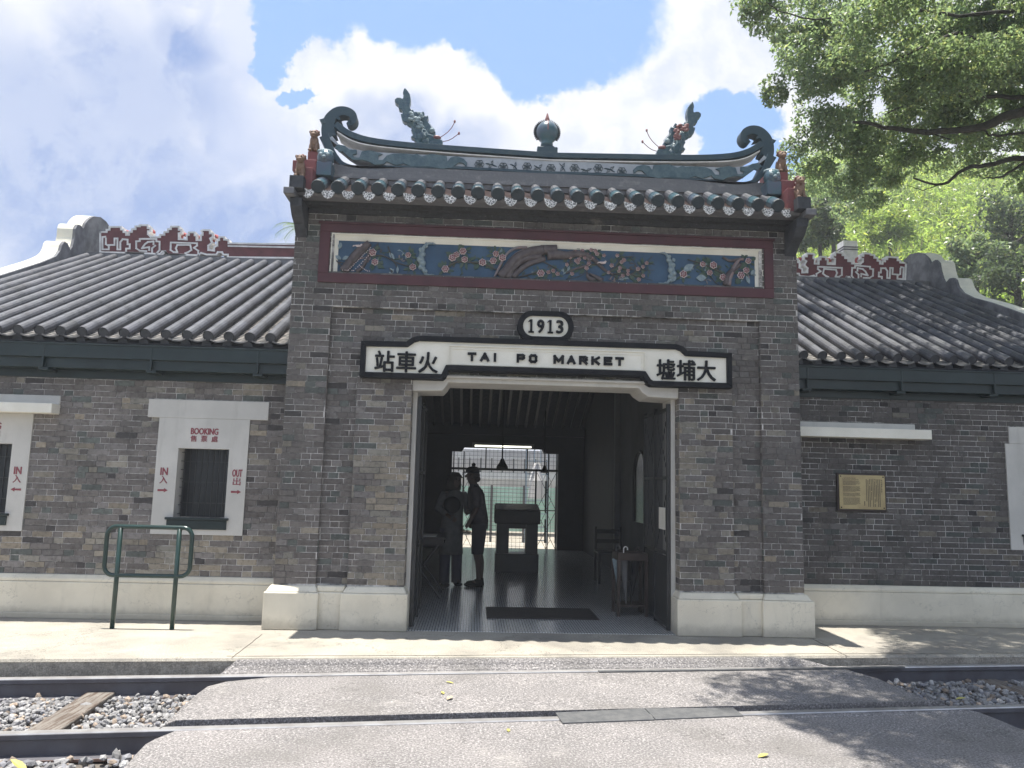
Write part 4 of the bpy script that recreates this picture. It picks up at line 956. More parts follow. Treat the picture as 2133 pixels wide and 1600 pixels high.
# ================================================================== ground, platform, track
def struct(o): o['kind'] = 'structure'; return o
b = MB(); b.box(-300, 300, -300, 400, -1.2, -.34); struct(b.build('ground', 'earth'))
KY = lambda x: -1.045+.084*x
b = MB()
b.hexa([(-40, KY(-40), -.5), (40, KY(40), -.5), (40, 11.3, -.5), (-40, 11.3, -.5)], [(-40, KY(-40)+.006, -.02), (40, KY(40)+.006, -.02), (40, 11.3, -.02), (-40, 11.3, -.02)], 1)
b.hexa([(-40, KY(-40)+.002, -.0199), (40, KY(40)+.002, -.0199), (40, 11.3, -.0199), (-40, 11.3, -.0199)], [(-40, KY(-40)+.014, 0), (40, KY(40)+.014, 0), (40, 11.3, 0), (-40, 11.3, 0)], 0)
plat = struct(b.build('platform', ['concrete', 'kerbc']))
b = MB()
def crack(pts, w=.006, z=.0):
    for p, q_ in zip(pts, pts[1:]):
        p, q_ = Vector(p), Vector(q_); d = (q_-p).normalized(); n_ = Vector((-d.y, d.x))*w/2
        b.hexa([(*(p-n_), z+.0005), (*(q_-n_), z+.0005), (*(q_+n_), z+.0005), (*(p+n_), z+.0005)], [(*(p-n_), z+.003), (*(q_-n_), z+.003), (*(q_+n_), z+.003), (*(p+n_), z+.003)])
def wob(p, q_, n=14, a=.008):
    r = random.Random(3); return [(p[0]+(q_[0]-p[0])*i/n+(r.random()-.5)*a, p[1]+(q_[1]-p[1])*i/n+(r.random()-.5)*a) for i in range(n+1)]
crack(wob(atz(546, 1322, 0)[:2], atz(482, 1371, 0)[:2])); crack(wob(atz(1694, 1332, 0)[:2], atz(1766, 1368, 0)[:2]))
crack([(x, KY(x)+.075+.004*math.sin(x*9)) for x in np.linspace(-2.6, 9, 60)], .004)
b.build('joint', 'soil', plat)
RP = {}
for k, (l, r_) in {1: ((0, 1415), (2133, 1386)), 2: ((0, 1530), (2133, 1472))}.items():
    a = atz(*l, -.10); c = atz(*r_, -.06); RP[k] = (Vector(a), Vector(c))
d1 = (RP[1][1]-RP[1][0]).normalized(); d2 = (RP[2][1]-RP[2][0]).normalized()
def railpt(k, x, off=0, dz=0):
    p, q_ = RP[k]; t = (x-p.x)/(q_.x-p.x); v = p+(q_-p)*t; n_ = Vector((-(q_-p).y, (q_-p).x, 0)).normalized(); return v+n_*off+Vector((0, 0, dz))
for k in (1, 2):
    t = thing('rail', railpt(k, 0), 'steel rail %s' % ('running closest to the platform kerb' if k == 1 else 'on the camera side of the track, with steel plates over its flangeway'), 'rail', 'rails of the track')
    def seg(name, prof, mt):
        b = MB(); A = [railpt(k, -30, y, z) for y, z in prof]; Bb = [railpt(k, 30, y, z) for y, z in prof]; n_ = len(prof)
        b.add(A+Bb, [tuple(range(n_)), tuple(range(n_, 2*n_))[::-1]]+[(i, n_+i, n_+(i+1) % n_, (i+1) % n_) for i in range(n_)]); b.build(name, mt, t)
    seg('head', [(0.004, 0), (.062, 0), (.066, -.006), (.066, -.0098), (0, -.0098), (0, -.006)], 'railtop')
    seg('web', [(0, -.010), (.066, -.010), (.066, -.035), (.041, -.045), (.041, -.125), (.10, -.14), (-.034, -.14), (.025, -.125), (.025, -.045), (0, -.035)], 'rail')
    seg('foot', [(-.036, -.1395), (.102, -.1395), (.102, -.155), (-.036, -.155)], 'rust')
# crossing slabs of exposed aggregate concrete
def slab(name, pts, zb, lab, side=.0):
    b = MB(); n_ = len(pts)
    ar = sum(pts[i][0]*pts[(i+1) % n_][1]-pts[(i+1) % n_][0]*pts[i][1] for i in range(n_))
    b.add([(p[0], p[1], zb) for p in pts]+[tuple(p) for p in pts], [tuple(range(n_)), tuple(range(n_, 2*n_))]+[(i, (i+1) % n_, n_+(i+1) % n_, n_+i) for i in range(n_)])
    return struct(b.build(name, 'aggregate', bevel=.012))
def jag(p, q_, n, a, seed):
    r = random.Random(seed); return [tuple(Vector(p)+(Vector(q_)-Vector(p))*i/n+Vector(((r.random()-.5)*a, (r.random()-.5)*a*.6, 0))) for i in range(1, n)]
zt = lambda x: -.08+.0048*x
kx = lambda u, v: atz(u, v, 0)
la, lb = kx(490, 1374), atz(452, 1409, -.095); ra, rb = kx(1655, 1368), atz(1738, 1389, -.065)
A = [(la[0], KY(la[0]), -.004), (ra[0], KY(ra[0]), -.004), tuple(railpt(1, rb[0], .072, -.002)), tuple(railpt(1, lb[0], .072, -.002))]
slab('crossing_ramp', A[:2]+jag(A[1], A[2], 5, .01, 1)+[A[2], A[3]]+jag(A[3], A[0], 5, .012, 2), -.4, '')
P = lambda u, v: tuple(atz(u, v, -.088))
bl = [P(560, 1413), P(470, 1420), P(432, 1430), P(410, 1446), P(375, 1478), P(345, 1508), P(332, 1516)]
br = [P(1930, 1458), P(1880, 1436), P(1830, 1414), P(1795, 1403)]
x0, x1 = bl[-1][0], br[0][0]
Bp = bl+[tuple(railpt(2, x0+.05, .205, -.004)), tuple(railpt(2, x1+.1, .205, -.002))]+br
Bp[0] = tuple(railpt(1, bl[0][0], -.03, -.004)); Bp[-1] = tuple(railpt(1, br[-1][0]-.1, -.022, -.004))
slab('level_crossing', Bp, -.4, '')
cl = [P(345, 1534), P(322, 1538), P(302, 1549), P(280, 1572), P(256, 1600)]
dx = cl[-1][0]-cl[-2][0]; dy_ = cl[-1][1]-cl[-2][1]
cr = [P(2133, 1520), P(2090, 1502), P(2040, 1484), P(2010, 1479)]
Cp = [tuple(railpt(2, cl[0][0], -.006, -.002))]+cl[1:]+[(cl[-1][0]+dx*9, -12, -.10), (9, -12, -.03), (cr[0][0]+1.9, cr[0][1]-1.4, -.05)]+cr[:-1]+[tuple(railpt(2, cr[-1][0], -.006, -.002))]
slab('level_crossing', Cp, -.4, '')
# steel flangeway covers
for i, (pts, lab) in enumerate((([(1157, 1486), (1342, 1477), (1364, 1500), (1172, 1507)], 'steel cover plate over the flangeway, the one left of its twin'), ([(1343.5, 1477), (1527, 1475.5), (1549, 1492), (1365.5, 1499.5)], 'steel cover plate whose right end meets the tree shadow'))):
    q_ = [atz(u, v, -.078) for u, v in pts]; c_ = sum(q_)/4
    b = MB(); b.hexa([(p[0], p[1], -.084) for p in q_], [(p[0], p[1], -.072) for p in q_]); o = b.build('cover_plate', 'plate', origin=c_, bevel=.003)
    tag(o, lab, 'steel plate', 'steel plates over the flangeways')
b = MB(); A = [railpt(1, 0.35, -.05, -.002), railpt(1, 3.0, -.04, 0), railpt(1, 3.0, -.004, 0), railpt(1, 0.35, -.004, -.002)]
b.hexa(A, [a+Vector((0, 0, .010)) for a in A]); o = b.build('cover_strip', 'plate', origin=A[0]); tag(o, 'long thin steel strip covering the gap beside the kerb side rail', 'steel plate', 'steel plates over the flangeways')
# ballast bed and stones
b = MB(); b.hexa([(-30, KY(-30)-.02, -.5), (30, KY(30)-.02, -.5), (30, -12, -.5), (-30, -12, -.5)], [(-30, KY(-30)-.02, -.265), (30, KY(30)-.02, -.265), (30, -12, -.265), (-30, -12, -.265)])
struct(b.build('track_bed', 'soil'))
f_, g_ = atz(190, 1459, -.2), atz(90, 1525, -.2); f2_ = atz(2020, 1408, -.2)
def _sl(a, c): d = (Vector(c)-Vector(a)).normalized(); return ((a[0], a[1]), (-d.y, d.x), .12)
SLP = [_sl(f_, g_), _sl(f2_, Vector(f2_)+Vector((.13, -1.25, 0)))]
def stones():
    r = np.random.RandomState(4); cen = []; siz = []
    def fill(x0, x1, k_far, off_far, k_near, off_near, dens, zt_, smin, smax, test=None):
        n = int(abs(x1-x0)*1.3*dens)
        for _ in range(n):
            x = x0+(x1-x0)*r.rand(); t = r.rand()
            a = railpt(k_far, x, off_far) if k_far else Vector((x, KY(x)-.02, 0)); c_ = railpt(k_near, x, off_near) if k_near else a+Vector((0, -abs(off_near), 0))
            p = a.lerp(c_, t)
            if any(abs((p.x-a_[0])*n_[0]+(p.y-a_[1])*n_[1]) < w_ and r.rand() < .80 for a_, n_, w_ in SLP): continue
            s_ = smin+(smax-smin)*r.rand()**1.5
            cen.append((p.x, p.y, (RP[1][0].z if x < 0 else RP[1][1].z)+zt_-.03*r.rand())); siz.append(s_)
    fill(-8, -2.05, 1, -.045, 2, .11, 760, -.132, .022, .044); fill(-8, -2.05, 1, -.045, 2, .11, 420, -.108, .020, .038)
    fill(2.3, 8, 1, -.045, 2, .11, 650, -.125, .020, .046); fill(2.3, 8, 1, -.045, 2, .11, 180, -.10, .018, .04)
    fill(-8, -2.3, 0, 0, 1, .10, 110, -.09, .018, .034); fill(2.6, 8, 0, 0, 1, .10, 80, -.11, .014, .03)
    fill(-6, -2.0, 2, -.05, 0, 0, 0, -.13, .02, .05)
    n = 2400
    for _ in range(n):
        x = -6.5+4.7*r.rand(); p = railpt(2, x, -.05-1.3*r.rand()); cen.append((p.x, p.y, -.245+.03*r.rand())); siz.append(.022+.028*r.rand())
    for _ in range(700):
        x = 3.3+4*r.rand(); p = railpt(2, x, -.05-.8*r.rand()); cen.append((p.x, p.y, -.19+.03*r.rand())); siz.append(.022+.028*r.rand())
    ph = (1+5**.5)/2
    ico = np.array([(-1, ph, 0), (1, ph, 0), (-1, -ph, 0), (1, -ph, 0), (0, -1, ph), (0, 1, ph), (0, -1, -ph), (0, 1, -ph), (ph, 0, -1), (ph, 0, 1), (-ph, 0, -1), (-ph, 0, 1)])/1.9
    F = np.array([(0, 11, 5), (0, 5, 1), (0, 1, 7), (0, 7, 10), (0, 10, 11), (1, 5, 9), (5, 11, 4), (11, 10, 2), (10, 7, 6), (7, 1, 8), (3, 9, 4), (3, 4, 2), (3, 2, 6), (3, 6, 8), (3, 8, 9), (4, 9, 5), (2, 4, 11), (6, 2, 10), (8, 6, 7), (9, 8, 1)])
    vs = []; fs = []; cs = []
    for i, (c_, s_) in enumerate(zip(cen, siz)):
        v = ico*(.72+.36*r.rand(12, 1))*np.array([1.05+.35*r.rand(), .85, .62+.25*r.rand()])*s_*.82
        A_ = np.linalg.qr(r.randn(3, 3))[0] if r.rand() < .6 else np.array([[math.cos(t := r.rand()*6.28), -math.sin(t), .2*r.randn()], [math.sin(t), math.cos(t), .2*r.randn()], [0, 0, 1]])
        vs.append(v @ A_.T+np.array(c_)); fs.append(F+12*i); g = .17+.24*r.rand(); w = r.rand()
        if w < .10: cs.append((g*1.15, g*.92, g*.72))
        elif w < .25: cs.append((g*.70, g*.70, g*.74))
        else: cs.append((g*1.02, g, g*.98))
    me = bpy.data.meshes.new('ballast_gravel'); me.from_pydata(np.concatenate(vs).tolist(), [], np.concatenate(fs).tolist()); me.materials.append(M['stone'])
    ca = me.color_attributes.new('Col', 'FLOAT_COLOR', 'CORNER')
    arr = np.ones((len(cs), 60, 4)); arr[:, :, :3] = np.array(cs)[:, None, :]; ca.data.foreach_set('color', arr.ravel())
    o = bpy.data.objects.new('ballast_gravel', me); COL.objects.link(o); tag(o, 'loose grey crushed stone ballast between and beside the rails', 'gravel', kind='stuff')
stones()
def sleeper(pc, pn, w, z, lab):
    c_ = (Vector(pc)+Vector(pn))/2; d = (Vector(pn)-Vector(pc)).normalized(); n_ = Vector((-d.y, d.x, 0))*w/2; a = Vector(pc)-d*.35; e = Vector(pn)+d*.35
    b = MB(); q_ = [a-n_, a+n_, e+n_, e-n_]; b.hexa([(p.x, p.y, z-.12) for p in q_], [(p.x, p.y, z) for p in q_])
    o = b.build('timber_sleeper', 'sleeper', origin=(c_.x, c_.y, z), bevel=.01); tag(o, lab, 'sleeper', 'timber sleepers under the rails')
f_, g_ = atz(190, 1459, -.215), atz(90, 1525, -.215)
sleeper(f_, g_, .20, -.20, 'cracked brown timber sleeper among ballast left of the crossing')
f_, g_ = atz(2020, 1408, -.2), atz(2133, 1440, -.2)
sleeper(f_, Vector(f_)+Vector((.13, -1.25, 0)), .20, -.178, 'shaded timber sleeper among ballast right of the crossing')
# fallen leaves
for i, (u, v, z, s_, mt, lab) in enumerate(((937, 1423, -.083, .032, 0, 'bright yellow fallen leaf, topmost of three lying on the crossing slab'), (922, 1444, -.083, .026, 0, 'small pale yellow fallen leaf between two others on the crossing'), (937, 1455, -.083, .038, 1, 'dry brown fallen leaf below two yellow ones'),
                                           (1059, 1522, -.083, .022, 0, 'tiny green yellow leaf near the rail on the front slab'), (1590, 1576, -.083, .040, 0, 'yellow fallen leaf at the edge of the tree shadow in front'), (2002, 1457, -.15, .045, 0, 'yellow leaf lying on the ballast right of the crossing'), (38, 1606, -.19, .055, 0, 'large yellow leaf standing in the ballast at the bottom left corner'))):
    p = atz(u, v, z); b = MB(); a = rnd.random()*3; up = .5 if i == 6 else .12
    pl = [(-1, 0, 0), (-.5, .42, .1), (.1, .5, .16), (.7, .25, .1), (1, 0, 0), (.7, -.25, .12), (.1, -.5, .16), (-.5, -.4, .1)]
    vs = [Vector(((x*math.cos(a)-y*math.sin(a))*s_, (x*math.sin(a)+y*math.cos(a))*s_, z_*s_+(x+1)*s_*up)) for x, y, z_ in pl]
    b.add([Vector(p)+v_ for v_ in vs]+[Vector(p)+Vector((0, 0, s_*up))], [(k, (k+1) % 8, 8) for k in range(8)])
    if i == 0: M['yleaf'] = mat('yellow_fallen_leaf', (.42, .38, .12), (.34, .29, .08), rough=.6); M['bleaf'] = mat('brown_fallen_leaf', (.45, .36, .26), (.35, .27, .18), rough=.7)
    o = b.build('fallen_leaf', 'bleaf' if mt else 'yleaf', origin=p); tag(o, lab, 'leaf', 'fallen leaves on the crossing')
# green hoop railing
yR = -.14; rb_ = thing('hoop_barrier', (-3.69, yR, 0), 'green tubular steel hoop barrier standing on the platform', 'railing')
b = MB()
tl, tr, brr, bll = [Vector(at(u, v, yR)) for u, v in ((223, 1097), (402, 1099), (394, 1200), (217, 1199))]
rr = .085
def corner(c, a0, a1): return [c+Vector((rr*math.cos(R(a)), 0, rr*math.sin(R(a)))) for a in np.linspace(a0, a1, 7)]
xl, xr = (tl.x+bll.x)/2, (tr.x+brr.x)/2; zt1, zb1 = (tl.z+tr.z)/2, (bll.z+brr.z)/2
path = corner(Vector((xl+rr, yR, zt1-rr)), 180, 90)+corner(Vector((xr-rr, yR, zt1-rr)), 90, 0)+corner(Vector((xr-rr, yR, zb1+rr)), 0, -90)+corner(Vector((xl+rr, yR, zb1+rr)), -90, -180)
b.tube(path, .020, 12, closed=True); b.build('hoop', 'greenrail', rb_, smooth=True)
for u in (231, 360):
    x = atz(u, 1310.5, 0)[0]; b = MB(); b.tube([(x, yR, 0), (x, yR, zt1-.01)], .021, 12); b.build('post', 'greenrail', rb_, smooth=True)
# plaque
pq = thing('brass_plaque', (3.54, .75, 1.22), 'engraved brass plaque on a dark wooden board on the shaded wall', 'plaque')
b = MB(); b.box(3.262, 3.815, .715, .75, 1.195, 1.612); b.build('board', 'wood', pq, bevel=.01)
b = MB(); b.box(3.284, 3.793, .706, .714, 1.222, 1.590); b.build('plate', 'brass', pq)
b = MB()
for x in (3.302, 3.776):
    for z in (1.238, 1.574): b.ball((x, .704, z), (.008, .006, .008), 8, 6)
b.build('screw', 'black', pq)
b = MB(); r = random.Random(8)
text(b, 'OLD TAI PO MARKET', 3.335, 3.47, 1.552, 1.560, .7055, .001); text(b, 'RAILWAY STATION', 3.32, 3.50, 1.538, 1.547, .7055, .001)
for i in range(26):
    z = 1.522-i*.0102
    if i in (5, 12, 17): continue
    x = 3.325
    while x < 3.505-(.05 if i in (4, 11, 16, 25) else 0):
        w_ = .006+.014*r.random(); b.box(x, x+w_, .7045, .7055, z, z+.0042); x += w_+.003
text(b, '舊', 3.748, 3.764, 1.530, 1.546, .7055, .001)
for i, ch in enumerate('大埔墟火車站'): text(b, ch, 3.748, 3.764, 1.508-i*.020, 1.524-i*.020, .7055, .001)
for c_ in range(9):
    x = 3.730-c_*.0185; z = 1.548
    while z > 1.25+(.06 if c_ % 3 == 2 else 0):
        if r.random() > .05: b.box(x, x+.009, .7045, .7055, z-.009, z-.0015)
        z -= .0115
for i in range(4): b.box(3.556, 3.565, .7045, .7055, 1.262+i*.012, 1.271+i*.012)
b.build('inscription', 'dark', pq)
# chimney behind the right ridge
c0 = at(1758, 545, 6.0); c1 = at(1786, 502, 6.0); x0, x1 = c0[0], c1[0]
ch = thing('chimney_flue', ((x0+x1)/2, 6.1, 4.0), 'white box flue with dark bands rising behind the right ridge', 'chimney')
b = MB(); b.box(x0, x1, 6, 6.25, 3.6, c1[2]); b.build('shaft', 'fretwhite', ch)
b = MB(); [b.box(x0-.015, x1+.015, 5.985, 6.265, c1[2]-.13-k*.05, c1[2]-.115-k*.05) for k in (0, 1)]; b.build('band', 'rail', ch)

# ================================================================== inside the hall
b = MB(); b.box(-1.75, 1.70, -.02, 9.5, -.01, .004); struct(b.build('floor', 'mosaic'))
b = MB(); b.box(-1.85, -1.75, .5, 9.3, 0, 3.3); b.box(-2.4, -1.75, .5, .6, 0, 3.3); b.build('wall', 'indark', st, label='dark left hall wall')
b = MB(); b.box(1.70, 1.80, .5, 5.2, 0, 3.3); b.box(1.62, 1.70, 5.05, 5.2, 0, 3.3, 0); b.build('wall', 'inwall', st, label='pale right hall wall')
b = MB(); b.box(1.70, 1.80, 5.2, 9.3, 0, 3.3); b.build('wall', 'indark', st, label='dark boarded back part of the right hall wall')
b = MB(); b.box(-2.5, -1.19, 9.3, 9.5, 0, 3.4); b.box(1.14, 2.5, 9.3, 9.5, 0, 3.4)
b.prism([(-1.19, 2.08), (-.98, 2.08), (-.93, 2.17), (.78, 2.17), (.83, 2.08), (1.14, 2.08), (1.14, 3.4), (-1.19, 3.4)], 9.3, 9.5); b.box(-1.75, 1.7, 9.15, 9.299, 2.45, 2.62)
b.build('wall', 'indark', st, label='back wall of the hall with the grille doorway')
CE = MB(); CE.col = (1, 1, 1)
yrh, zrh = 4.4, 4.72
yzprism(CE, [(.45, 2.95), (yrh, zrh), (yrh, zrh+.12), (.45, 3.07)], -2.5, 2.5, 0)
yzprism(CE, [(yrh, zrh), (9.7, 2.53), (9.7, 2.65), (yrh, zrh+.12)], -2.5, 2.5, 0)
sl = (2.53-zrh)/(9.7-yrh)
for k in range(-8, 9):
    x = k*.2015; yzprism(CE, [(7.0, zrh+sl*(7-yrh)-.075), (9.3, zrh+sl*(9.3-yrh)-.075), (9.3, zrh+sl*(9.3-yrh)-.002), (7.0, zrh+sl*(7-yrh)-.002)], x-.022, x+.022, 0)
    for i in range(44):
        y = 7.0+i*.052; z = zrh+sl*(y-yrh)-.012; vs = []
        for j in range(5):
            q_ = j/4; d = -.02*(1-(2*q_-1)**2); xx = x+.028+(.2015-.056)*q_; vs += [(xx, y, z+d), (xx, y, z+d-.014), (xx, y+.055, z+d-.006)]
        fs = []
        for j in range(4): a = 3*j; fs += [(a, a+3, a+4, a+1), (a+1, a+4, a+5, a+2)]
        CE.add(vs, fs, 1)
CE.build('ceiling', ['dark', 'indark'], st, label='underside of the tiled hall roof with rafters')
b = MB(); b.box(-2.5, -1.8, .5, 9.5, 2.5, 3.4); b.box(1.8, 2.5, .5, 9.5, 2.5, 3.4); b.box(-2.5, 2.5, .46, .50, 2.46, 4.1); b.box(-2.5, -1.8, .5, 9.4, 3.4, 3.5); b.build('wall_head', 'indark', st)
# folding lattice gate leaves
for s, x, lab in ((-1, -1.262, 'folded iron gate leaf at the left jamb'), (1, 1.262, 'open iron lattice gate leaf at the right jamb')):
    b = MB()
    for y in (.17, .72, 1.22): b.box(x-.018, x+.018, y-.018, y+.018, .01, 2.25)
    for z in (.05, .75, 1.5, 2.2): b.box(x-.012, x+.012, .17, 1.22, z-.015, z+.015)
    b.box(x-.006, x+.006, .19, 1.20, .06, .72)
    g = b.build('gate_leaf', 'darkgreen', st, label=lab); b = MB()
    for yb in (.2, .725):
        for i in range(9): y = yb+.05+i*.05; b.tube([(x, y, .75), (x, y, 2.2)], .0045, 5)
        for z0 in (.78, 1.53):
            b.tube([(x, yb, z0), (x, yb+.46, z0+.62)], .005, 5); b.tube([(x, yb+.46, z0), (x, yb, z0+.62)], .005, 5)
    b.build('lattice', 'iron', g); g.data.materials[0] = M['iron']
# notice on the right jamb
b = MB(); b.box(1.236, 1.240, .20, .46, .98, 1.20); b.build('notice', 'cream', st)
# arched ticket hatch in the right hall wall
b = MB(); ar = [(2.95, .9), (3.75, .9)]+[(3.35+.40*math.cos(a), 1.55+.36*math.sin(a)) for a in np.linspace(0, math.pi, 12)]
yzprism(b, ar, 1.67, 1.695); o = b.build('ticket_hatch', 'glassdark', st)
b = MB(); pts = [(1.66, y, z) for y, z in ar[2:]]; b.tube([(1.66, 3.75, .9)]+pts+[(1.66, 2.95, .9)], .02, 8); b.build('arch_frame', 'dark', o)
# back grille
b = MB()
b.box(-1.19, 1.14, 9.36, 9.40, 1.685, 1.735)
for x in (-1.15, -.93, -.45, .46, .93, 1.11): b.box(x-.013, x+.013, 9.365, 9.395, 1.73 if abs(x) < .9 else 0, 2.17 if abs(x) < .9 else 2.08)
for x in (-.66, .66): b.box(x-.018, x+.018, 9.36, 9.40, 0, 1.69)
b.box(.86, .90, 9.33, 9.355, .15, .66); b.box(.86, .90, 9.33, 9.355, .80, 1.48)
gg = b.build('back_grille', 'iron', st); b = MB()
for x in np.arange(-1.16, 1.12, .088): b.box(x-.0028, x+.0028, 9.377, 9.383, 1.74 if abs(x) > .66 else 0, 2.15 if abs(x) < .8 else 2.06)
for z in list(np.arange(.06, 2.1, .088)): b.box((-.66 if z < 1.7 else -1.18), (.66 if z < 1.7 else 1.13), 9.378, 9.382, z-.0028, z+.0028)
for x0, x1 in ((-1.15, -.68), (.68, 1.11)):
    m_ = (x0+x1)/2; b.tube([(m_, 9.38, 0), (m_, 9.38, 1.68)], .007, 5)
    for z0 in (0, .84):
        for q_ in (-1, 1):
            b.tube([(m_, 9.38, z0+.42), (m_+q_*.21, 9.38, z0+.82)], .006, 5); b.tube([(m_, 9.38, z0+.42), (m_+q_*.21, 9.38, z0+.02)], .006, 5)
            b.tube([(m_, 9.38, z0+.82), (m_+q_*.10, 9.38, z0+.62), (m_+q_*.10, 9.38, z0+.22), (m_, 9.38, z0+.02)], .005, 5)
    b.box(x0, x1, 9.37, 9.39, .835, .855)
b.build('mesh_panel', 'iron', gg)
# tube light and pendant lamps
tl_ = thing('fluorescent_batten', (-.09, 9.1, 2.21), 'lit fluorescent tube above the back doorway', 'ceiling lamp')
b = MB(); b.tube([(-.70, 9.08, 2.20), (.52, 9.08, 2.20)], .017, 10); M['tubelit'] = emit('lit_tube', (1, 1, .82), 1.6); b.build('tube', 'tubelit', tl_)
b = MB(); b.box(-.76, .58, 9.06, 9.14, 2.225, 2.27); b.box(-.76, -.70, 9.06, 9.10, 2.18, 2.225); b.box(.52, .58, 9.06, 9.10, 2.18, 2.225); b.build('housing', 'inwall', tl_)
for (u, v, v1, yy, sc_, lab) in ((1046, 977, 955, 7.5, 1, 'black bell shaped pendant lamp hanging below the lit tube'), (1134, 985, 975, 8.6, .75, 'smaller black pendant lamp nearer the right gate of the back grille')):
    p = at(u, v, yy); t = thing('pendant_lamp', (p[0], yy, p[2]), lab, 'pendant lamp', 'pendant lamps in the hall')
    h = .20*sc_; b = MB(); b.loft([(p[0], yy, p[2], .115*sc_, .115*sc_), (p[0], yy, p[2]+h*.25, .11*sc_, .11*sc_), (p[0], yy, p[2]+h*.6, .06*sc_, .06*sc_), (p[0], yy, p[2]+h, .03*sc_, .03*sc_)], 18); b.build('shade', 'black', t, smooth=True)
    b = MB(); b.tube([(p[0], yy, p[2]+h), (p[0], yy, zrh+sl*(yy-yrh)-.02)], .012, 6); b.build('cord', 'black', t)
# doormat
q_ = [atz(u, v, .004) for u, v in ((1008, 1268), (1228, 1269), (1247, 1291), (1014, 1290))]
b = MB(); xa, xb, ya, yb_ = q_[3][0], q_[2][0], (q_[2][1]+q_[3][1])/2, (q_[0][1]+q_[1][1])/2; b.box(xa, xb, ya, yb_, .0045, .016)
for i in range(24): y = ya+(yb_-ya)*(i+.5)/24; b.box(xa+.01, xb-.01, y-.006, y+.006, .0162, .021)
o = b.build('doormat', 'dark', origin=((xa+xb)/2, (ya+yb_)/2, .0045)); tag(o, 'dark ribbed doormat lying inside the doorway', 'doormat')
# display console
dk = thing('display_console', (.02, 4.95, .004), 'tall dark display console on two broad legs in mid hall', 'display stand')
b = MB(); b.hexa([(-.345, 4.85, .77), (.385, 4.85, .77), (.385, 5.35, .77), (-.345, 5.35, .77)], [(-.345, 4.85, .98), (.385, 4.85, .98), (.385, 5.35, 1.06), (-.345, 5.35, 1.06)]); b.build('case', 'dark', dk, bevel=.01)
b = MB(); b.hexa([(-.33, 4.86, .992), (.37, 4.86, .992), (.37, 5.34, 1.072), (-.33, 5.34, 1.072)], [(-.33, 4.86, 1.0), (.37, 4.86, 1.0), (.37, 5.34, 1.08), (-.33, 5.34, 1.08)]); b.build('glass_lid', 'glassdark', dk)
for x0, x1 in ((-.305, -.11), (.165, .355)): b = MB(); b.box(x0, x1, 4.95, 5.25, .30, .768); b.build('leg', 'iron', dk)
b = MB(); b.box(-.32, .37, 4.9, 5.3, .005, .299); b.build('base', 'iron', dk, bevel=.006)
b = MB(); b.box(-.109, .164, 4.97, 5.23, .69, .768); b.build('rail', 'iron', dk)
# folding table with papers at the left
ft = thing('folding_table', (-1.30, 2.3, .004), 'dark folding table with crossed legs inside the left jamb', 'table')
b = MB(); b.box(-1.62, -1.02, 1.95, 2.75, .71, .735); b.box(-1.60, -1.04, 1.97, 2.73, .64, .709); b.build('tabletop', 'dark', ft, bevel=.004)
for y in (2.0, 2.68):
    b = MB(); b.tube([(-1.58, y, .005), (-1.06, y, .70)], .013, 8); b.tube([(-1.06, y, .005), (-1.58, y, .70)], .013, 8); b.build('leg', 'iron', ft)
b = MB(); b.box(-1.45, -1.14, 2.05, 2.45, .7355, .745); o = b.build('paper_stack', 'whitewash', origin=(-1.3, 2.25, .7355)); tag(o, 'thin stack of pale papers on the folding table', 'papers')
# umbrella rack
ur = thing('umbrella_rack', (1.08, 1.12, .004), 'dark wooden umbrella rack beside the open right gate leaf', 'umbrella stand')
b = MB()
b.box(.90, 1.235, .95, .98, .60, .68); b.box(.90, 1.235, 1.27, 1.30, .60, .68); b.box(.90, .93, .981, 1.269, .60, .68); b.box(1.205, 1.235, .981, 1.269, .60, .68); b.box(.91, 1.225, 1.115, 1.135, .61, .67); b.build('top_frame', 'wood', ur)
for x in (.915, 1.22):
    for y in (.965, 1.285): b = MB(); b.box(x-.018, x+.018, y-.018, y+.018, .004, .599); b.build('leg', 'wood', ur)
b = MB(); b.box(.93, 1.205, .98, 1.27, .10, .125); b.build('tray', 'wood', ur)
for i, (x, y, lean, mt, lab) in enumerate(((.985, 1.05, .03, 'inwall', 'furled pale grey umbrella with a white crook handle in the rack'), (.93, 1.2, .05, 'mpale', 'furled blue grey umbrella at the back corner of the rack'), (1.12, 1.05, -.05, 'black', 'furled black umbrella with brown handle in the rack'))):
    t = thing('umbrella', (x, y, .13), lab, 'umbrella', 'umbrellas standing in the rack')
    b = MB(); b.loft([(x+lean, y, .13, .006, .006), (x+lean*.8, y, .22, .014, .014), (x+lean*.2, y, .50, .040, .034), (x, y, .59, .048, .030), (x, y, .62, .012, .012)], 9); b.build('canopy', mt, t)
    b = MB(); P_ = [(x, y, .55), (x, y, .72)]+[(x+.022-.022*math.cos(a), y, .72+.022*math.sin(a)) for a in np.linspace(.3, math.pi, 7)]+[(x+.044, y, .705)]; b.tube(P_, .006, 7); b.build('handle', 'fretwhite' if i == 0 else ('wood' if i == 2 else 'inwall'), t)
# old wooden chair further in
wc = thing('wooden_chair', (1.35, 3.9, .004), 'low dark wooden chair against the right hall wall', 'chair')
b = MB(); b.box(1.13, 1.55, 3.7, 4.12, .43, .46); b.build('seat', 'dark', wc, bevel=.006)
for x, y, h in ((1.15, 3.72, .43), (1.53, 3.72, .43), (1.15, 4.10, .80), (1.53, 4.10, .80)): b = MB(); b.box(x-.018, x+.018, y-.018, y+.018, .004, h); b.build('leg', 'dark', wc)
b = MB(); [b.box(1.17, 1.51, 4.09, 4.11, z, z+.06) for z in (.56, .70)]; b.build('backrest', 'dark', wc)

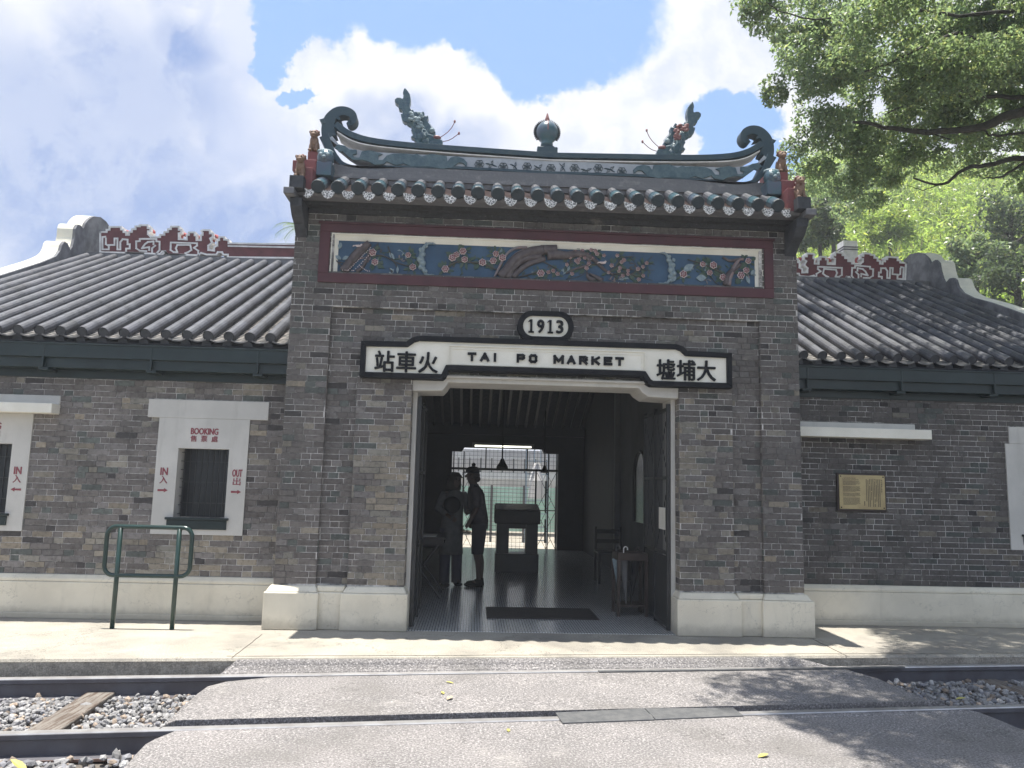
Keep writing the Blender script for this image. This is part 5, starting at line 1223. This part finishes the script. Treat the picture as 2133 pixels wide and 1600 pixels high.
# ---------------- rear side seen through the back grille
b = MB(); b.box(-40, 40, 11.301, 26, -.33, -.22); struct(b.build('track_bed', 'kerbc'))
rf_ = thing('green_hoarding', (0, 14, -.2), 'long pale green slatted hoarding across the rear track', 'fence')
M['palegreen'] = mat('pale_green_panel', (.42, .66, .56), (.52, .72, .64), rough=.6, scale=1.5); M['palegrey'] = mat('pale_concrete', (.66, .65, .64), (.52, .51, .51), rough=.8, scale=1)
M['paleblue'] = mat('pale_blue_steel', (.45, .55, .62), (.36, .44, .52), rough=.5)
b = MB()
for i in range(15): b.box(-7, 7, 14+.02*(i % 2), 14.05+.02*(i % 2), .10+i*.082, .10+i*.082+.070)
b.build('slat', 'palegreen', rf_); b = MB(); [b.box(x-.03, x+.03, 13.93, 13.99, -.2, 1.36) for x in np.arange(-6.5, 7, .9)]; b.build('post', 'inwall', rf_)
fo = thing('footbridge', (0, 17, -.2), 'pale concrete footbridge with railings behind the green hoarding', 'bridge')
b = MB(); b.box(-12, 12, 17, 18.5, 1.55, 1.75); b.box(-12, 12, 17, 17.1, 2.2, 2.26); b.box(-12, 12, 17, 18.6, 3.0, 3.22); b.build('deck', 'palegrey', fo)
b = MB(); [b.box(x-.02, x+.02, 17.02, 17.06, 1.75, 2.2) for x in np.arange(-11, 11, .35)]; b.build('railing', 'inwall', fo)
b = MB(); [b.box(x-.14, x+.14, 17.2, 17.5, -.3, 1.55) for x in (-8, -3.5, 4.5, 9)]; b.build('pillar', 'palegrey', fo)
b = MB(); [b.box(x-.1, x+.1, 17.6, 17.8, 1.76, 2.99) for x in (-8, -3.5, 4.5, 9)]; b.build('post', 'palegrey', fo)
lw = thing('steel_ladder_mast', (.95, 12, -.2), 'pale blue steel ladder mast with a funnel shaped cage', 'mast')
b = MB(); [b.box(x-.022, x+.022, 12, 12.05, -.25, 4.2) for x in (.62, 1.18)]; [b.box(.62, 1.18, 12.01, 12.03, z, z+.025) for z in np.arange(0, 4, .33)]; [b.box(x-.012, x+.012, 12, 12.03, 1.95, 4.1) for x in (.82, .98)]; b.build('frame', 'paleblue', lw)
b = MB(); b.loft([(.9, 12.1, 1.05, .22, .2), (.9, 12.1, 1.5, .20, .18), (.9, 12.1, 1.95, .07, .07)], 10); b.build('cage', 'palegrey', lw)
b = MB(); b.box(-14, 14, 20, 20.3, -.3, 2.6); o = b.build('boundary_wall', 'palegrey', origin=(0, 20, 0)); tag(o, 'plain grey boundary wall at the far side of the rear tracks', 'wall')

# ================================================================== people
def skin(name, mt, parent, pts, edges, root=0, sub=2, label=None):
    o0 = wloc(parent); me = bpy.data.meshes.new(name)
    me.from_pydata([tuple(Vector(p[:3])-o0) for p in pts], edges, []); me.materials.append(M[mt])
    o = bpy.data.objects.new(name, me); COL.objects.link(o); o.parent = parent
    m_ = o.modifiers.new('skin', 'SKIN'); m_.use_smooth_shade = True
    for i, p in enumerate(pts):
        sv = me.skin_vertices[0].data[i]; rr_ = p[3] if hasattr(p[3], '__len__') else (p[3], p[3]); sv.radius = rr_; sv.use_root = (i == root)
    s_ = o.modifiers.new('s', 'SUBSURF'); s_.levels = sub; s_.render_levels = sub
    if label: o['label'] = label
    return o
M['skin'] = mat('skin', (.07, .048, .042), (.06, .042, .036), rough=.6); M['hair'] = mat('black_hair', (.02, .018, .017), (.03, .025, .02), rough=.5)
M['shirt'] = mat('dull_mauve_shirt', (.060, .052, .060), (.045, .042, .05), rough=.9, scale=20); M['shorts'] = mat('dark_shorts', (.03, .03, .04), (.04, .04, .05), rough=.9)
M['tunic'] = mat('pale_grey_tunic', (.075, .078, .082), (.055, .058, .062), rough=.9, scale=14); M['trouser'] = mat('navy_trousers', (.03, .03, .05), (.04, .04, .06), rough=.9)
def person(ox, oy, h, yaw, pose, lab):
    t = thing('person', (ox, oy, .004), lab, 'person', 'visitors talking inside the hall')
    k = h/1.65; cy_, sy_ = math.cos(yaw), math.sin(yaw)
    def Q(f, l, z): return (ox+(f*cy_-l*sy_)*k, oy+(f*sy_+l*cy_)*k, .004+z*k)      # f forward, l to the left
    pts = []; ed = []
    def V(f, l, z, r_, par=None):
        pts.append((*Q(f, l, z), (r_[0]*k, r_[1]*k) if hasattr(r_, '__len__') else r_*k)); i = len(pts)-1
        if par is not None: ed.append((par, i))
        return i
    lean = pose['lean']
    pel = V(0, 0, .90, (.135, .10)); wa = V(lean*.25, 0, 1.05, (.125, .095), pel); chs = V(lean*.7, 0, 1.24, (.15, .105), wa); nb = V(lean, 0, 1.37, (.075, .07), chs); ne = V(lean*1.15, 0, 1.425, .052, nb)
    hd0 = V(lean*1.25+.01, 0, 1.475, (.066, .075), ne); hd1 = V(lean*1.3+.015, 0, 1.555, (.074, .088), hd0); hd2 = V(lean*1.3+.01, 0, 1.615, (.055, .065), hd1)
    hands = []
    for s_, arm in ((1, pose['L']), (-1, pose['R'])):
        sh = V(lean*.85, s_*.165, 1.34, .052, chs); e = V(arm[0][0], s_*arm[0][1], arm[0][2], .040, sh); w_ = V(arm[1][0], s_*arm[1][1], arm[1][2], .026, e)
        e3, w3 = Vector(arm[0]), Vector(arm[1]); d = (w3-e3).normalized(); hp = w3+d*.05; V(hp.x, s_*hp.y, hp.z, (.036, .018), w_); hands.append((s_, w3, d))
    for s_, leg in ((1, pose['LL']), (-1, pose['RL'])):
        hp = V(0, s_*.085, .84, .088, pel); kn = V(leg[0][0], s_*.095, .47, .056, hp); cf = V((leg[0][0]+leg[1][0])/2-.015, s_*.10, .32, .054, kn); an = V(leg[1][0], s_*.10, .085, .036, cf); V(leg[1][0]+.09, s_*.11, .035, (.042, .03), an)
    body = skin('body', 'skin', t, pts, ed)
    for s_, w3, d in hands:                                        # five fingers on each hand
        side = Vector((0, 1, 0)).cross(d); side = side.normalized() if side.length > .1 else Vector((1, 0, 0))
        for j in range(5):
            off = (j-1.5)*.017 if j < 4 else -.034; L = (.060, .068, .064, .050, .045)[j]; a = w3+d*(.075 if j < 4 else .035)+side*off
            ps = [a, a+d*L*.5+side*(off*.1 if j < 4 else -.014), a+d*L*.9+Vector((0, -.016, 0))+side*(0 if j < 4 else -.018)]
            skin('finger', 'skin', body, [(*Q(p.x, s_*p.y, p.z), .0085*k) for p in ps], [(0, 1), (1, 2)], sub=1)
    hc = (lean*1.3+.015, 0, 1.555)
    b = MB(); rot = Matrix.Rotation(yaw, 3, 'Z')
    c_ = Q(hc[0]+.085, 0, 1.535); b.ball(c_, (.018*k, .013*k, .022*k), 8, 6, rot=rot); b.ball(Q(hc[0]+.070, 0, 1.495), (.014*k, .022*k, .006*k), 8, 6, rot=rot)
    for s_ in (-1, 1): b.ball(Q(hc[0]-.005, s_*.076, 1.545), (.018*k, .010*k, .030*k), 8, 6, rot=rot)
    b.build('face', 'skin', t, smooth=True)
    b = MB(); [b.ball(Q(hc[0]+.072, s_*.030, 1.557), (.007*k, .012*k, .008*k), 8, 6, rot=rot) for s_ in (-1, 1)]; b.build('eye', 'black', t)
    return t, Q, k, yaw, lean, rot
# man in profile facing left
t, Q, k, yaw, lean, rot = person(-.60, 3.25, 1.60, R(180), dict(lean=.09, L=[(.05, .21, 1.08), (.17, .20, .86)], R=[(.02, .21, 1.07), (.12, .20, .83)], LL=[(.03,), (-.01,)], RL=[(0,), (-.04,)]), 'man in cap, rolled sleeve shirt and knee length shorts facing the woman')
b = MB(); rg_ = lambda f, z, rx, ry: (*Q(f, 0, z), rx*k, ry*k, yaw)
b.loft([rg_(.0, .88, .125, .165), rg_(.02, 1.0, .13, .17), rg_(.05, 1.15, .13, .18), rg_(.065, 1.28, .125, .195), rg_(.08, 1.35, .10, .18), rg_(.09, 1.40, .07, .09), rg_(.10, 1.43, .062, .065)], 20); b.build('shirt', 'shirt', t, smooth=True)
b = MB()
for s_ in (-1, 1): b.tube([Q(.075, s_*.16, 1.36), Q(.06, s_*.205, 1.25), Q(.045, s_*.215, 1.10)], [.062*k, .066*k, .060*k], 12)
b.build('sleeve', 'shirt', t, smooth=True)
b = MB()
for s_ in (-1, 1): b.loft([(*Q(.02, s_*.095, .45), .085*k, .085*k), (*Q(.01, s_*.09, .65), .098*k, .095*k), (*Q(0, s_*.08, .86), .11*k, .095*k)], 16)
b.loft([rg_(0, .80, .12, .16), rg_(0, .93, .125, .16)], 20); b.build('shorts', 'shorts', t, smooth=True)
b = MB(); b.loft([rg_(.125, 1.585, .105, .088), rg_(.12, 1.63, .10, .085), rg_(.115, 1.665, .075, .065), rg_(.11, 1.68, .02, .02)], 18); b.loft([rg_(.20, 1.583, .07, .07), rg_(.20, 1.592, .07, .07)], 16); b.ball(Q(.11, 0, 1.70), (.03*k,)*3, 10, 8); b.build('cap', 'black', t, smooth=True)
b = MB(); b.ball(Q(.10, 0, 1.55), (.088*k, .082*k, .075*k), 14, 10, rot=rot); b.ball(Q(.055, 0, 1.50), (.05*k, .07*k, .05*k), 12, 8, rot=rot); b.build('hair', 'hair', t, smooth=True)
for s_ in (-1, 1):
    b = MB(); b.loft([(*Q(-.04 if s_ < 0 else -.01, s_*.105, .0), .05*k, .045*k), (*Q(-.03 if s_ < 0 else 0, s_*.105, .10), .05*k, .045*k)], 12); b.ball(Q(.06 if s_ < 0 else .09, s_*.11, .03), (.11*k, .048*k, .035*k), 12, 8, rot=rot)
    b.build('shoe', 'black', t, smooth=True)
b = MB(); b.tube([Q(.14, .08, 1.30), Q(.085, .10, 1.405), Q(-.02, .11, 1.34), Q(-.06, .10, 1.15)], .014*k, 6); b.tube([Q(.185, .03, 1.56), Q(.185, -.03, 1.56)], .006, 6); b.build('strap', 'black', t)
# woman, three quarter view, holding a round bag
t, Q, k, yaw, lean, rot = person(-.985, 3.20, 1.53, R(-60), dict(lean=.05, L=[(.06, .23, 1.10), (.25, .12, 1.08)], R=[(.04, .26, 1.12), (.20, .16, 1.02)], LL=[(.03,), (.03,)], RL=[(.02,), (-.02,)]), 'woman with bobbed hair in a long pale tunic holding a round dark bag')
b = MB(); b.loft([rg_(.0, .46, .15, .19), rg_(0, .62, .145, .18), rg_(.0, .85, .135, .17), rg_(.02, 1.05, .12, .15), rg_(.045, 1.25, .12, .175), rg_(.05, 1.34, .09, .165), rg_(.055, 1.39, .06, .08), rg_(.055, 1.42, .055, .06)], 20); b.build('tunic', 'tunic', t, smooth=True)
b = MB()
for s_, e, w_ in ((1, (.06, .23, 1.10), (.20, .15, 1.085)), (-1, (.04, .26, 1.12), (.17, .18, 1.05))): b.tube([Q(.045, s_*.15, 1.35), Q(.05, s_*.215, 1.22), Q(e[0], s_*e[1], e[2]), Q(w_[0], s_*w_[1], w_[2])], [.058*k, .062*k, .056*k, .046*k], 12)
b.build('sleeve', 'tunic', t, smooth=True)
b = MB()
for s_ in (-1, 1): b.loft([(*Q(.02, s_*.10, .05), .075*k, .07*k), (*Q(.01, s_*.10, .3), .078*k, .074*k), (*Q(.01, s_*.095, .55), .085*k, .08*k), (*Q(0, s_*.085, .84), .10*k, .09*k)], 14)
b.build('trousers', 'trouser', t, smooth=True)
b = MB(); b.ball(Q(.055, 0, 1.56), (.095*k, .095*k, .085*k), 16, 10, rot=rot); b.loft([rg_(.03, 1.40, .085, .115), rg_(.035, 1.47, .09, .112), rg_(.045, 1.55, .095, .10)], 18); b.loft([rg_(.07, 1.575, .125, .115), rg_(.065, 1.60, .10, .10), rg_(.06, 1.66, .055, .055)], 18); b.build('hair', 'hair', t, smooth=True)
for s_ in (-1, 1): b = MB(); b.ball(Q(.06, s_*.105, .03), (.115*k, .045*k, .035*k), 12, 8, rot=rot); b.build('shoe', 'black', t, smooth=True)
p = at(942, 1052, 3.0); o = MB(); o.ball((p[0], 2.99, p[2]), (.115, .06, .115), 18, 12); bag = o.build('round_bag', 'black', smooth=True, origin=(p[0], 2.99, p[2])); tag(bag, 'round dark bag held in front of the woman', 'bag')

# ================================================================== trees and hillside
def leaves(name, mt, parent, clumps, L, Wd, seed, kind=None, droop=.25, shell=.55, label=None):
    r = np.random.RandomState(seed); C_ = []; B_ = []
    for (c_, rad, n, br_) in clumps:
        rad = np.array(rad if hasattr(rad, '__len__') else (rad,)*3, float)
        d = r.randn(n, 3); d /= np.linalg.norm(d, axis=1)[:, None]; q_ = (shell+(1-shell)*r.rand(n))[:, None]**.8 if shell > 0 else r.rand(n)[:, None]**.4
        C_.append(np.array(c_)+d*rad*q_); B_.append(np.full(n, br_))
    Cn = np.concatenate(C_); n = len(Cn); Br = np.concatenate(B_)
    ax = r.randn(n, 3); ax[:, 2] -= droop; ax /= np.linalg.norm(ax, axis=1)[:, None]
    sd = np.cross(ax, r.randn(n, 3)*.6+np.array([0, 0, 1.0])); sd /= np.linalg.norm(sd, axis=1)[:, None]+1e-9
    up = np.cross(sd, ax); l = (L*(.7+.6*r.rand(n)))[:, None]; w = (Wd*(.7+.6*r.rand(n)))[:, None]
    V = np.stack([Cn, Cn+ax*l*.45+sd*w*.5+up*w*.15, Cn+ax*l, Cn+ax*l*.45-sd*w*.5+up*w*.15], 1).reshape(-1, 3)
    o0 = np.array(wloc(parent)) if parent else np.zeros(3); V -= o0
    me = bpy.data.meshes.new(name); me.vertices.add(4*n); me.vertices.foreach_set('co', V.ravel()); me.loops.add(4*n); me.loops.foreach_set('vertex_index', np.arange(4*n))
    me.polygons.add(n); me.polygons.foreach_set('loop_start', np.arange(n)*4); me.polygons.foreach_set('loop_total', np.full(n, 4)); me.update(calc_edges=True)
    g = (.65+.7*r.rand(n))*Br; yl = r.rand(n); col = np.ones((n, 4, 4)); col[:, :, 0] = (g*(1+.35*(yl > .85)))[:, None]; col[:, :, 1] = (g*(1+.12*(yl > .85)))[:, None]; col[:, :, 2] = (g*(.8+.4*r.rand(n)))[:, None]
    me.color_attributes.new('Col', 'FLOAT_COLOR', 'CORNER').data.foreach_set('color', col.ravel()); me.materials.append(M[mt])
    o = bpy.data.objects.new(name, me); COL.objects.link(o); o.parent = parent
    if kind: o['kind'] = kind
    if label: o['label'] = label
    return o
bt = thing('broadleaf_tree', (10.5, 3.0, -.34), 'large spreading broadleaf tree overhanging the right wing and crossing', 'tree')
vis = [(1700, 130, 3.6, .72), (1690, 250, 3.8, .52), (1680, 45, 3.2, .45), (1780, 60, 3.2, .9), (1790, 190, 4.0, .9), (1740, 330, 4.6, .68), (1850, 320, 5.0, .75), (1900, 120, 3.4, 1.0), (1920, 250, 4.6, .85), (2010, 60, 3.2, 1.0), (2010, 190, 3.8, .95), (2110, 120, 3.4, 1.1), (2130, 20, 3.0, 1.1), (1605, 12, 2.4, .26), (1560, 5, 2.4, .16), (1640, 30, 2.4, .34),
       (2000, 315, 5.0, .5), (2100, 270, 4.6, .5), (1790, 405, 5.4, .38), (1720, 400, 5.0, .30), (2120, 360, 5.6, .42), (1890, 365, 5.4, .3), (1665, 330, 4.4, .3), (1630, 90, 3.4, .22), (1625, 180, 3.6, .20), (2200, 200, 4, 1.4), (2240, 60, 3, 1.4), (2250, 330, 5, 1.0)]
rc = random.Random(12); clumps = []
for u, v, y, rad in vis:
    c_ = at(u, v, y); m_ = max(2, int(rad*rad*20))
    for _ in range(m_):
        d = Vector((rc.gauss(0, 1), rc.gauss(0, 1.1), rc.gauss(0, 1))).normalized()*rad*(.35+.65*rc.random()**.6); rr_ = .16+.14*rc.random()
        clumps.append(((c_[0]+d.x, c_[1]+d.y*1.2, c_[2]+d.z), (rr_*1.2, rr_*1.2, rr_*.8), int(260+230*rc.random()), .75+.6*rc.random()))
over = [(1.05, -2.1, 7.9, .45), (1.3, -1.55, 7.9, .5), (1.25, -2.45, 7.9, .4), (1.6, -2.9, 8, .5), (2.5, -1.2, 8, .7), (3.2, -2.2, 8.1, .8), (2.9, -2.9, 8.1, .8), (3.6, -2.0, 8.2, .9), (3.0, -.75, 8, .5), (4.1, .35, 8, .6), (3.4, .25, 8, .4), (1.75, -1.75, 8.0, .75), (2.35, -1.9, 8.0, .8), (2.2, -2.7, 8.2, .8), (2.9, -3.5, 8.2, .8), (2.4, -2.6, 8.2, .9), (2.9, -1.5, 8.0, .9), (3.4, -3.0, 8.4, 1.0), (3.9, -1.2, 8.2, 1.0), (4.6, -2.6, 8.6, 1.3), (5.2, -.6, 8.4, 1.2), (4.0, -.2, 8.2, .8), (6.5, -2.0, 8.8, 1.6), (3.1, -3.9, 8.4, .8), (4.6, -4.6, 8.8, 1.3), (3.3, -.4, 8.1, .55), (6.5, .6, 8.6, 1.4), (5.2, 1.0, 8.0, .9), (8, -1, 9, 2), (6.6, -4.5, 9, 1.6), (4.9, 2.2, 7.6, .8), (6.2, 2.6, 7.4, 1.0)]
for x, y, z, rad in over:
    for _ in range(int(rad*rad*15)+4):
        d = Vector((rc.gauss(0, 1), rc.gauss(0, 1), rc.gauss(0, .5))).normalized()*rad*(.2+.8*rc.random()**.6); rr_ = .22+.14*rc.random()
        clumps.append(((x+d.x, y+d.y, z+d.z*.5), (rr_*1.3, rr_*1.3, rr_*.6), int(235+140*rc.random()), 1.0))
leaves('crown', 'leaf', bt, clumps, .070, .036, 3)
b = MB()
def limb(pts, r0, r1):
    P_ = smooth3([Vector(p) for p in pts], 4); k_ = len(P_); P_ = [p+Vector((rc.gauss(0, .012), rc.gauss(0, .012), rc.gauss(0, .012))) for p in P_]; b.tube(P_, [r0+(r1-r0)*i/(k_-1) for i in range(k_)], 8)
limb([(10.5, 3, -.34), (10.4, 3, 1.5), (10.0, 3.2, 3.6), (9.2, 3.4, 5.0)], .42, .26)
T0 = (9.2, 3.4, 5.0)
px = lambda u, v, y: tuple(at(u, v, y))
limb([T0, px(2300, 200, 2.9), px(2133, 232, 3.1), px(2050, 262, 3.3), px(1960, 275, 3.4), px(1860, 268, 3.5), px(1780, 250, 3.3)], 0.105, 0.022)
limb([px(2300, 195, 2.9), px(2133, 202, 3.1), px(2040, 200, 3.2), px(1930, 208, 3.3), px(1850, 232, 3.4)], 0.043, 0.012)
limb([T0, px(2300, 340, 3.9), px(2133, 328, 4.1), px(2070, 340, 4.2), px(2010, 352, 4.3), px(1960, 384, 4.4), px(1900, 372, 4.4)], 0.062, 0.014)
limb([px(2140, 335, 4.1), px(2085, 368, 4.2), px(2050, 372, 4.2)], 0.025, 0.009); limb([px(1960, 384, 4.4), px(1920, 396, 4.4), px(1890, 386, 4.4)], 0.009, 0.004)
limb([px(2200, 262, 3.3), px(2080, 285, 3.5), px(2050, 272, 3.5)], 0.028, 0.012)
limb([px(2200, 60, 2.5), px(2050, 80, 2.5), px(1990, 70, 2.5), px(1900, 110, 2.5), px(1800, 150, 2.7)], 0.043, 0.012); limb([px(2150, 20, 2.3), px(2000, 30, 2.3), px(1880, 20, 2.3), px(1700, 40, 2.2), px(1600, 10, 1.4)], 0.031, 0.006)
limb([px(2050, 80, 2.5), px(1950, 140, 2.7), px(1880, 200, 2.9)], 0.019, 0.006); limb([T0, (8.5, 1, 7.5), (6.5, -1, 8.5), (4.5, -2, 8.4), (2.2, -2, 8)], 0.124, 0.019); limb([T0, (8.8, 2.5, 7), (7.8, 2.5, 8.2), (6, 1, 8.4), (4, -.2, 8.2)], 0.099, 0.019)
for i in range(60):
    c_ = Vector(clumps[rc.randrange(len(clumps))][0]); d = Vector((rc.gauss(.5, .5), rc.gauss(0, .5), rc.gauss(-.1, .35))); b.tube([c_, c_+d*.5], [.006, .012], 5)
b.build('trunk', 'bark', bt, smooth=True)

# hillside
def hz(x, y):
    s1 = min(1, max(0, (y-10)/34)); s2 = min(1, max(0, (x-(.42*y-4))/9)); s1 = s1*s1*(3-2*s1)*.55+s1*.45; s2 = s2*s2*(3-2*s2)
    return -.33+21*s1*s2+1.0*math.sin(x*.31+1)*math.sin(y*.23)*s1*s2
nx, ny = 60, 50; b = MB(); vs = []; fs = []
for j in range(ny):
    for i in range(nx): x = 1+i*1.6; y = 10.5+j*1.5; vs.append((x, y, hz(x, y)))
for j in range(ny-1):
    for i in range(nx-1): a = j*nx+i; fs.append((a, a+1, a+nx+1, a+nx))
b.add(vs, fs); struct(b.build('hillside', 'earth', smooth=True))
rb2 = random.Random(21); cl = []; culm = MB()
for _ in range(2600):
    y = 14+rb2.random()**.8*36; x = 3.0+.42*y+rb2.random()*.50*y
    z = hz(x, y); hgt = 2.6+2.2*rb2.random(); lean_ = rb2.gauss(0, .6)
    for q_ in (0.45, .62, .78, .92, 1.05):
        cl.append(((x+lean_*q_*.6+rb2.gauss(0, .3), y+rb2.gauss(0, .3), z+hgt*q_), (.60*(1.15-.5*q_), .60*(1.15-.5*q_), .34), 13, .72+.55*rb2.random()))
    if rb2.random() < .35: culm.tube([(x, y, z), (x+lean_*.3, y, z+hgt*.6), (x+lean_*.8, y, z+hgt)], [.035, .03, .01], 5)
bg_ = leaves('bamboo_grove', 'bamboo', None, cl, .30, .075, 8, kind='stuff', droop=.6, shell=0)
tag(bg_, 'feathery light green bamboo covering the hillside', 'bamboo')
o = culm.build('culm', 'palm' if False else 'sleeper', bg_)
def hilltree(u, v, y, rad, name, lab, mt, h, br_=1.0, lf=.16, flat=.85):
    c_ = at(u, v, y); gz = hz(c_[0], y); t = thing(name, (c_[0], y, gz), lab, 'tree', 'trees standing on the hillside')
    r_ = random.Random(int(u)); cl_ = []
    for _ in range(int(26+rad*14)):
        d = Vector((r_.gauss(0, 1), r_.gauss(0, 1), r_.gauss(0, 1))).normalized()*rad*(.45+.55*r_.random()); q_ = rad*(.20+.12*r_.random())
        cl_.append(((c_[0]+d.x, y+d.y, c_[2]+d.z*flat), (q_, q_, q_*.7), int(75+50*r_.random()), br_*(.7+.6*r_.random())))
    leaves('crown', mt, t, cl_, lf, lf*.5, int(u))
    b = MB(); b.tube([(c_[0], y, gz-.3), (c_[0]+.1, y, (gz+c_[2])/2), (c_[0], y, c_[2]+rad*.4)], [.16, .11, .04], 8)
    for k_ in range(6):
        a = k_*1.05; b.tube([(c_[0], y, c_[2]-rad*.5+k_*.1), (c_[0]+math.cos(a)*rad*.6, y+math.sin(a)*rad*.6, c_[2]+rad*.1*k_*.5)], [.05, .015], 6)
    b.build('trunk', 'bark', t)
hilltree(1705, 470, 15, .95, 'dark_tree', 'dark tree just right of the gatehouse above the fretwork ridge', 'darkleaf', 3)
hilltree(2105, 470, 18, 1.5, 'dark_tree', 'dark bushy tree at the right edge above the gable', 'darkleaf', 3)
hilltree(2120, 590, 15, 1.3, 'dark_tree', 'dark tree low at the right edge behind the gable coping', 'darkleaf', 3, .9)
hilltree(2030, 545, 17, 1.0, 'bushy_tree', 'mid green bushy tree just right of the curved gable top', 'leaf', 3, 1.0)
hilltree(1730, 405, 19, 1.3, 'bushy_tree', 'bright green tree under the overhanging branches beside the roof end', 'leaf', 3, 1.2)
hilltree(1850, 470, 24, 1.1, 'bushy_tree', 'slim yellowish tree among bamboo above the fretwork', 'bamboo', 3, .8)
# palm behind the left end of the gatehouse
c_ = at(628, 478, 13.5); pt = thing('palm_tree', (c_[0], 13.5, -.34), 'palm tree whose fronds show behind the gatehouse at left', 'palm tree')
b = MB(); b.tube([(c_[0], 13.5, -.34), (c_[0]+.1, 13.5, 2.5), (c_[0], 13.5, c_[2]-.1)], [.16, .13, .11], 10); b.build('trunk', 'bark', pt)
for k_ in range(11):
    a = k_*.571+.2; L_ = .62; b = MB(); b.col = (.9, .9, .9); P_ = []
    for i in range(9):
        s_ = i/8; rr_ = L_*s_*(1.15 if math.cos(a) < 0 else 1); P_.append(Vector((c_[0]+math.cos(a)*rr_, 13.5+math.sin(a)*rr_, c_[2]+.42*s_-.55*s_*s_+(.12 if k_ % 3 == 0 else 0)*s_)))
    b.tube(P_, [.014-.0012*i for i in range(9)], 5)
    for i in range(1, 9):
        for sgn in (-1, 1):
            for h_ in (0, .5):
                p0 = P_[i]+(P_[i-1]-P_[i])*h_; d = (P_[i]-P_[i-1]).normalized(); n_ = d.cross(Vector((0, 0, 1))).normalized()*sgn; tip = p0+n_*.16+d*.13+Vector((0, 0, -.09)); b.add([p0, p0+d*.016, tip], [(0, 1, 2)])
    b.build('frond', 'palm', pt)

# thin haze volume added to lift the blacks like lens veil
hz_ = bpy.data.materials.new('added_veil_haze'); hz_.use_nodes = True; N = NT(hz_.node_tree)
v_ = N.n('ShaderNodeVolumePrincipled', ins={'Color': (.90, .94, 1, 1), 'Density': .0024, 'Anisotropy': .2}); N.l(v_.outputs[0], N.n('ShaderNodeOutputMaterial').inputs['Volume'])
b = MB(); b.box(-320, 320, -320, 420, -2.2, 28); o = b.build('haze', hz_); o['kind'] = 'stuff'; o['label'] = 'thin haze added to veil the view and lift its darks'
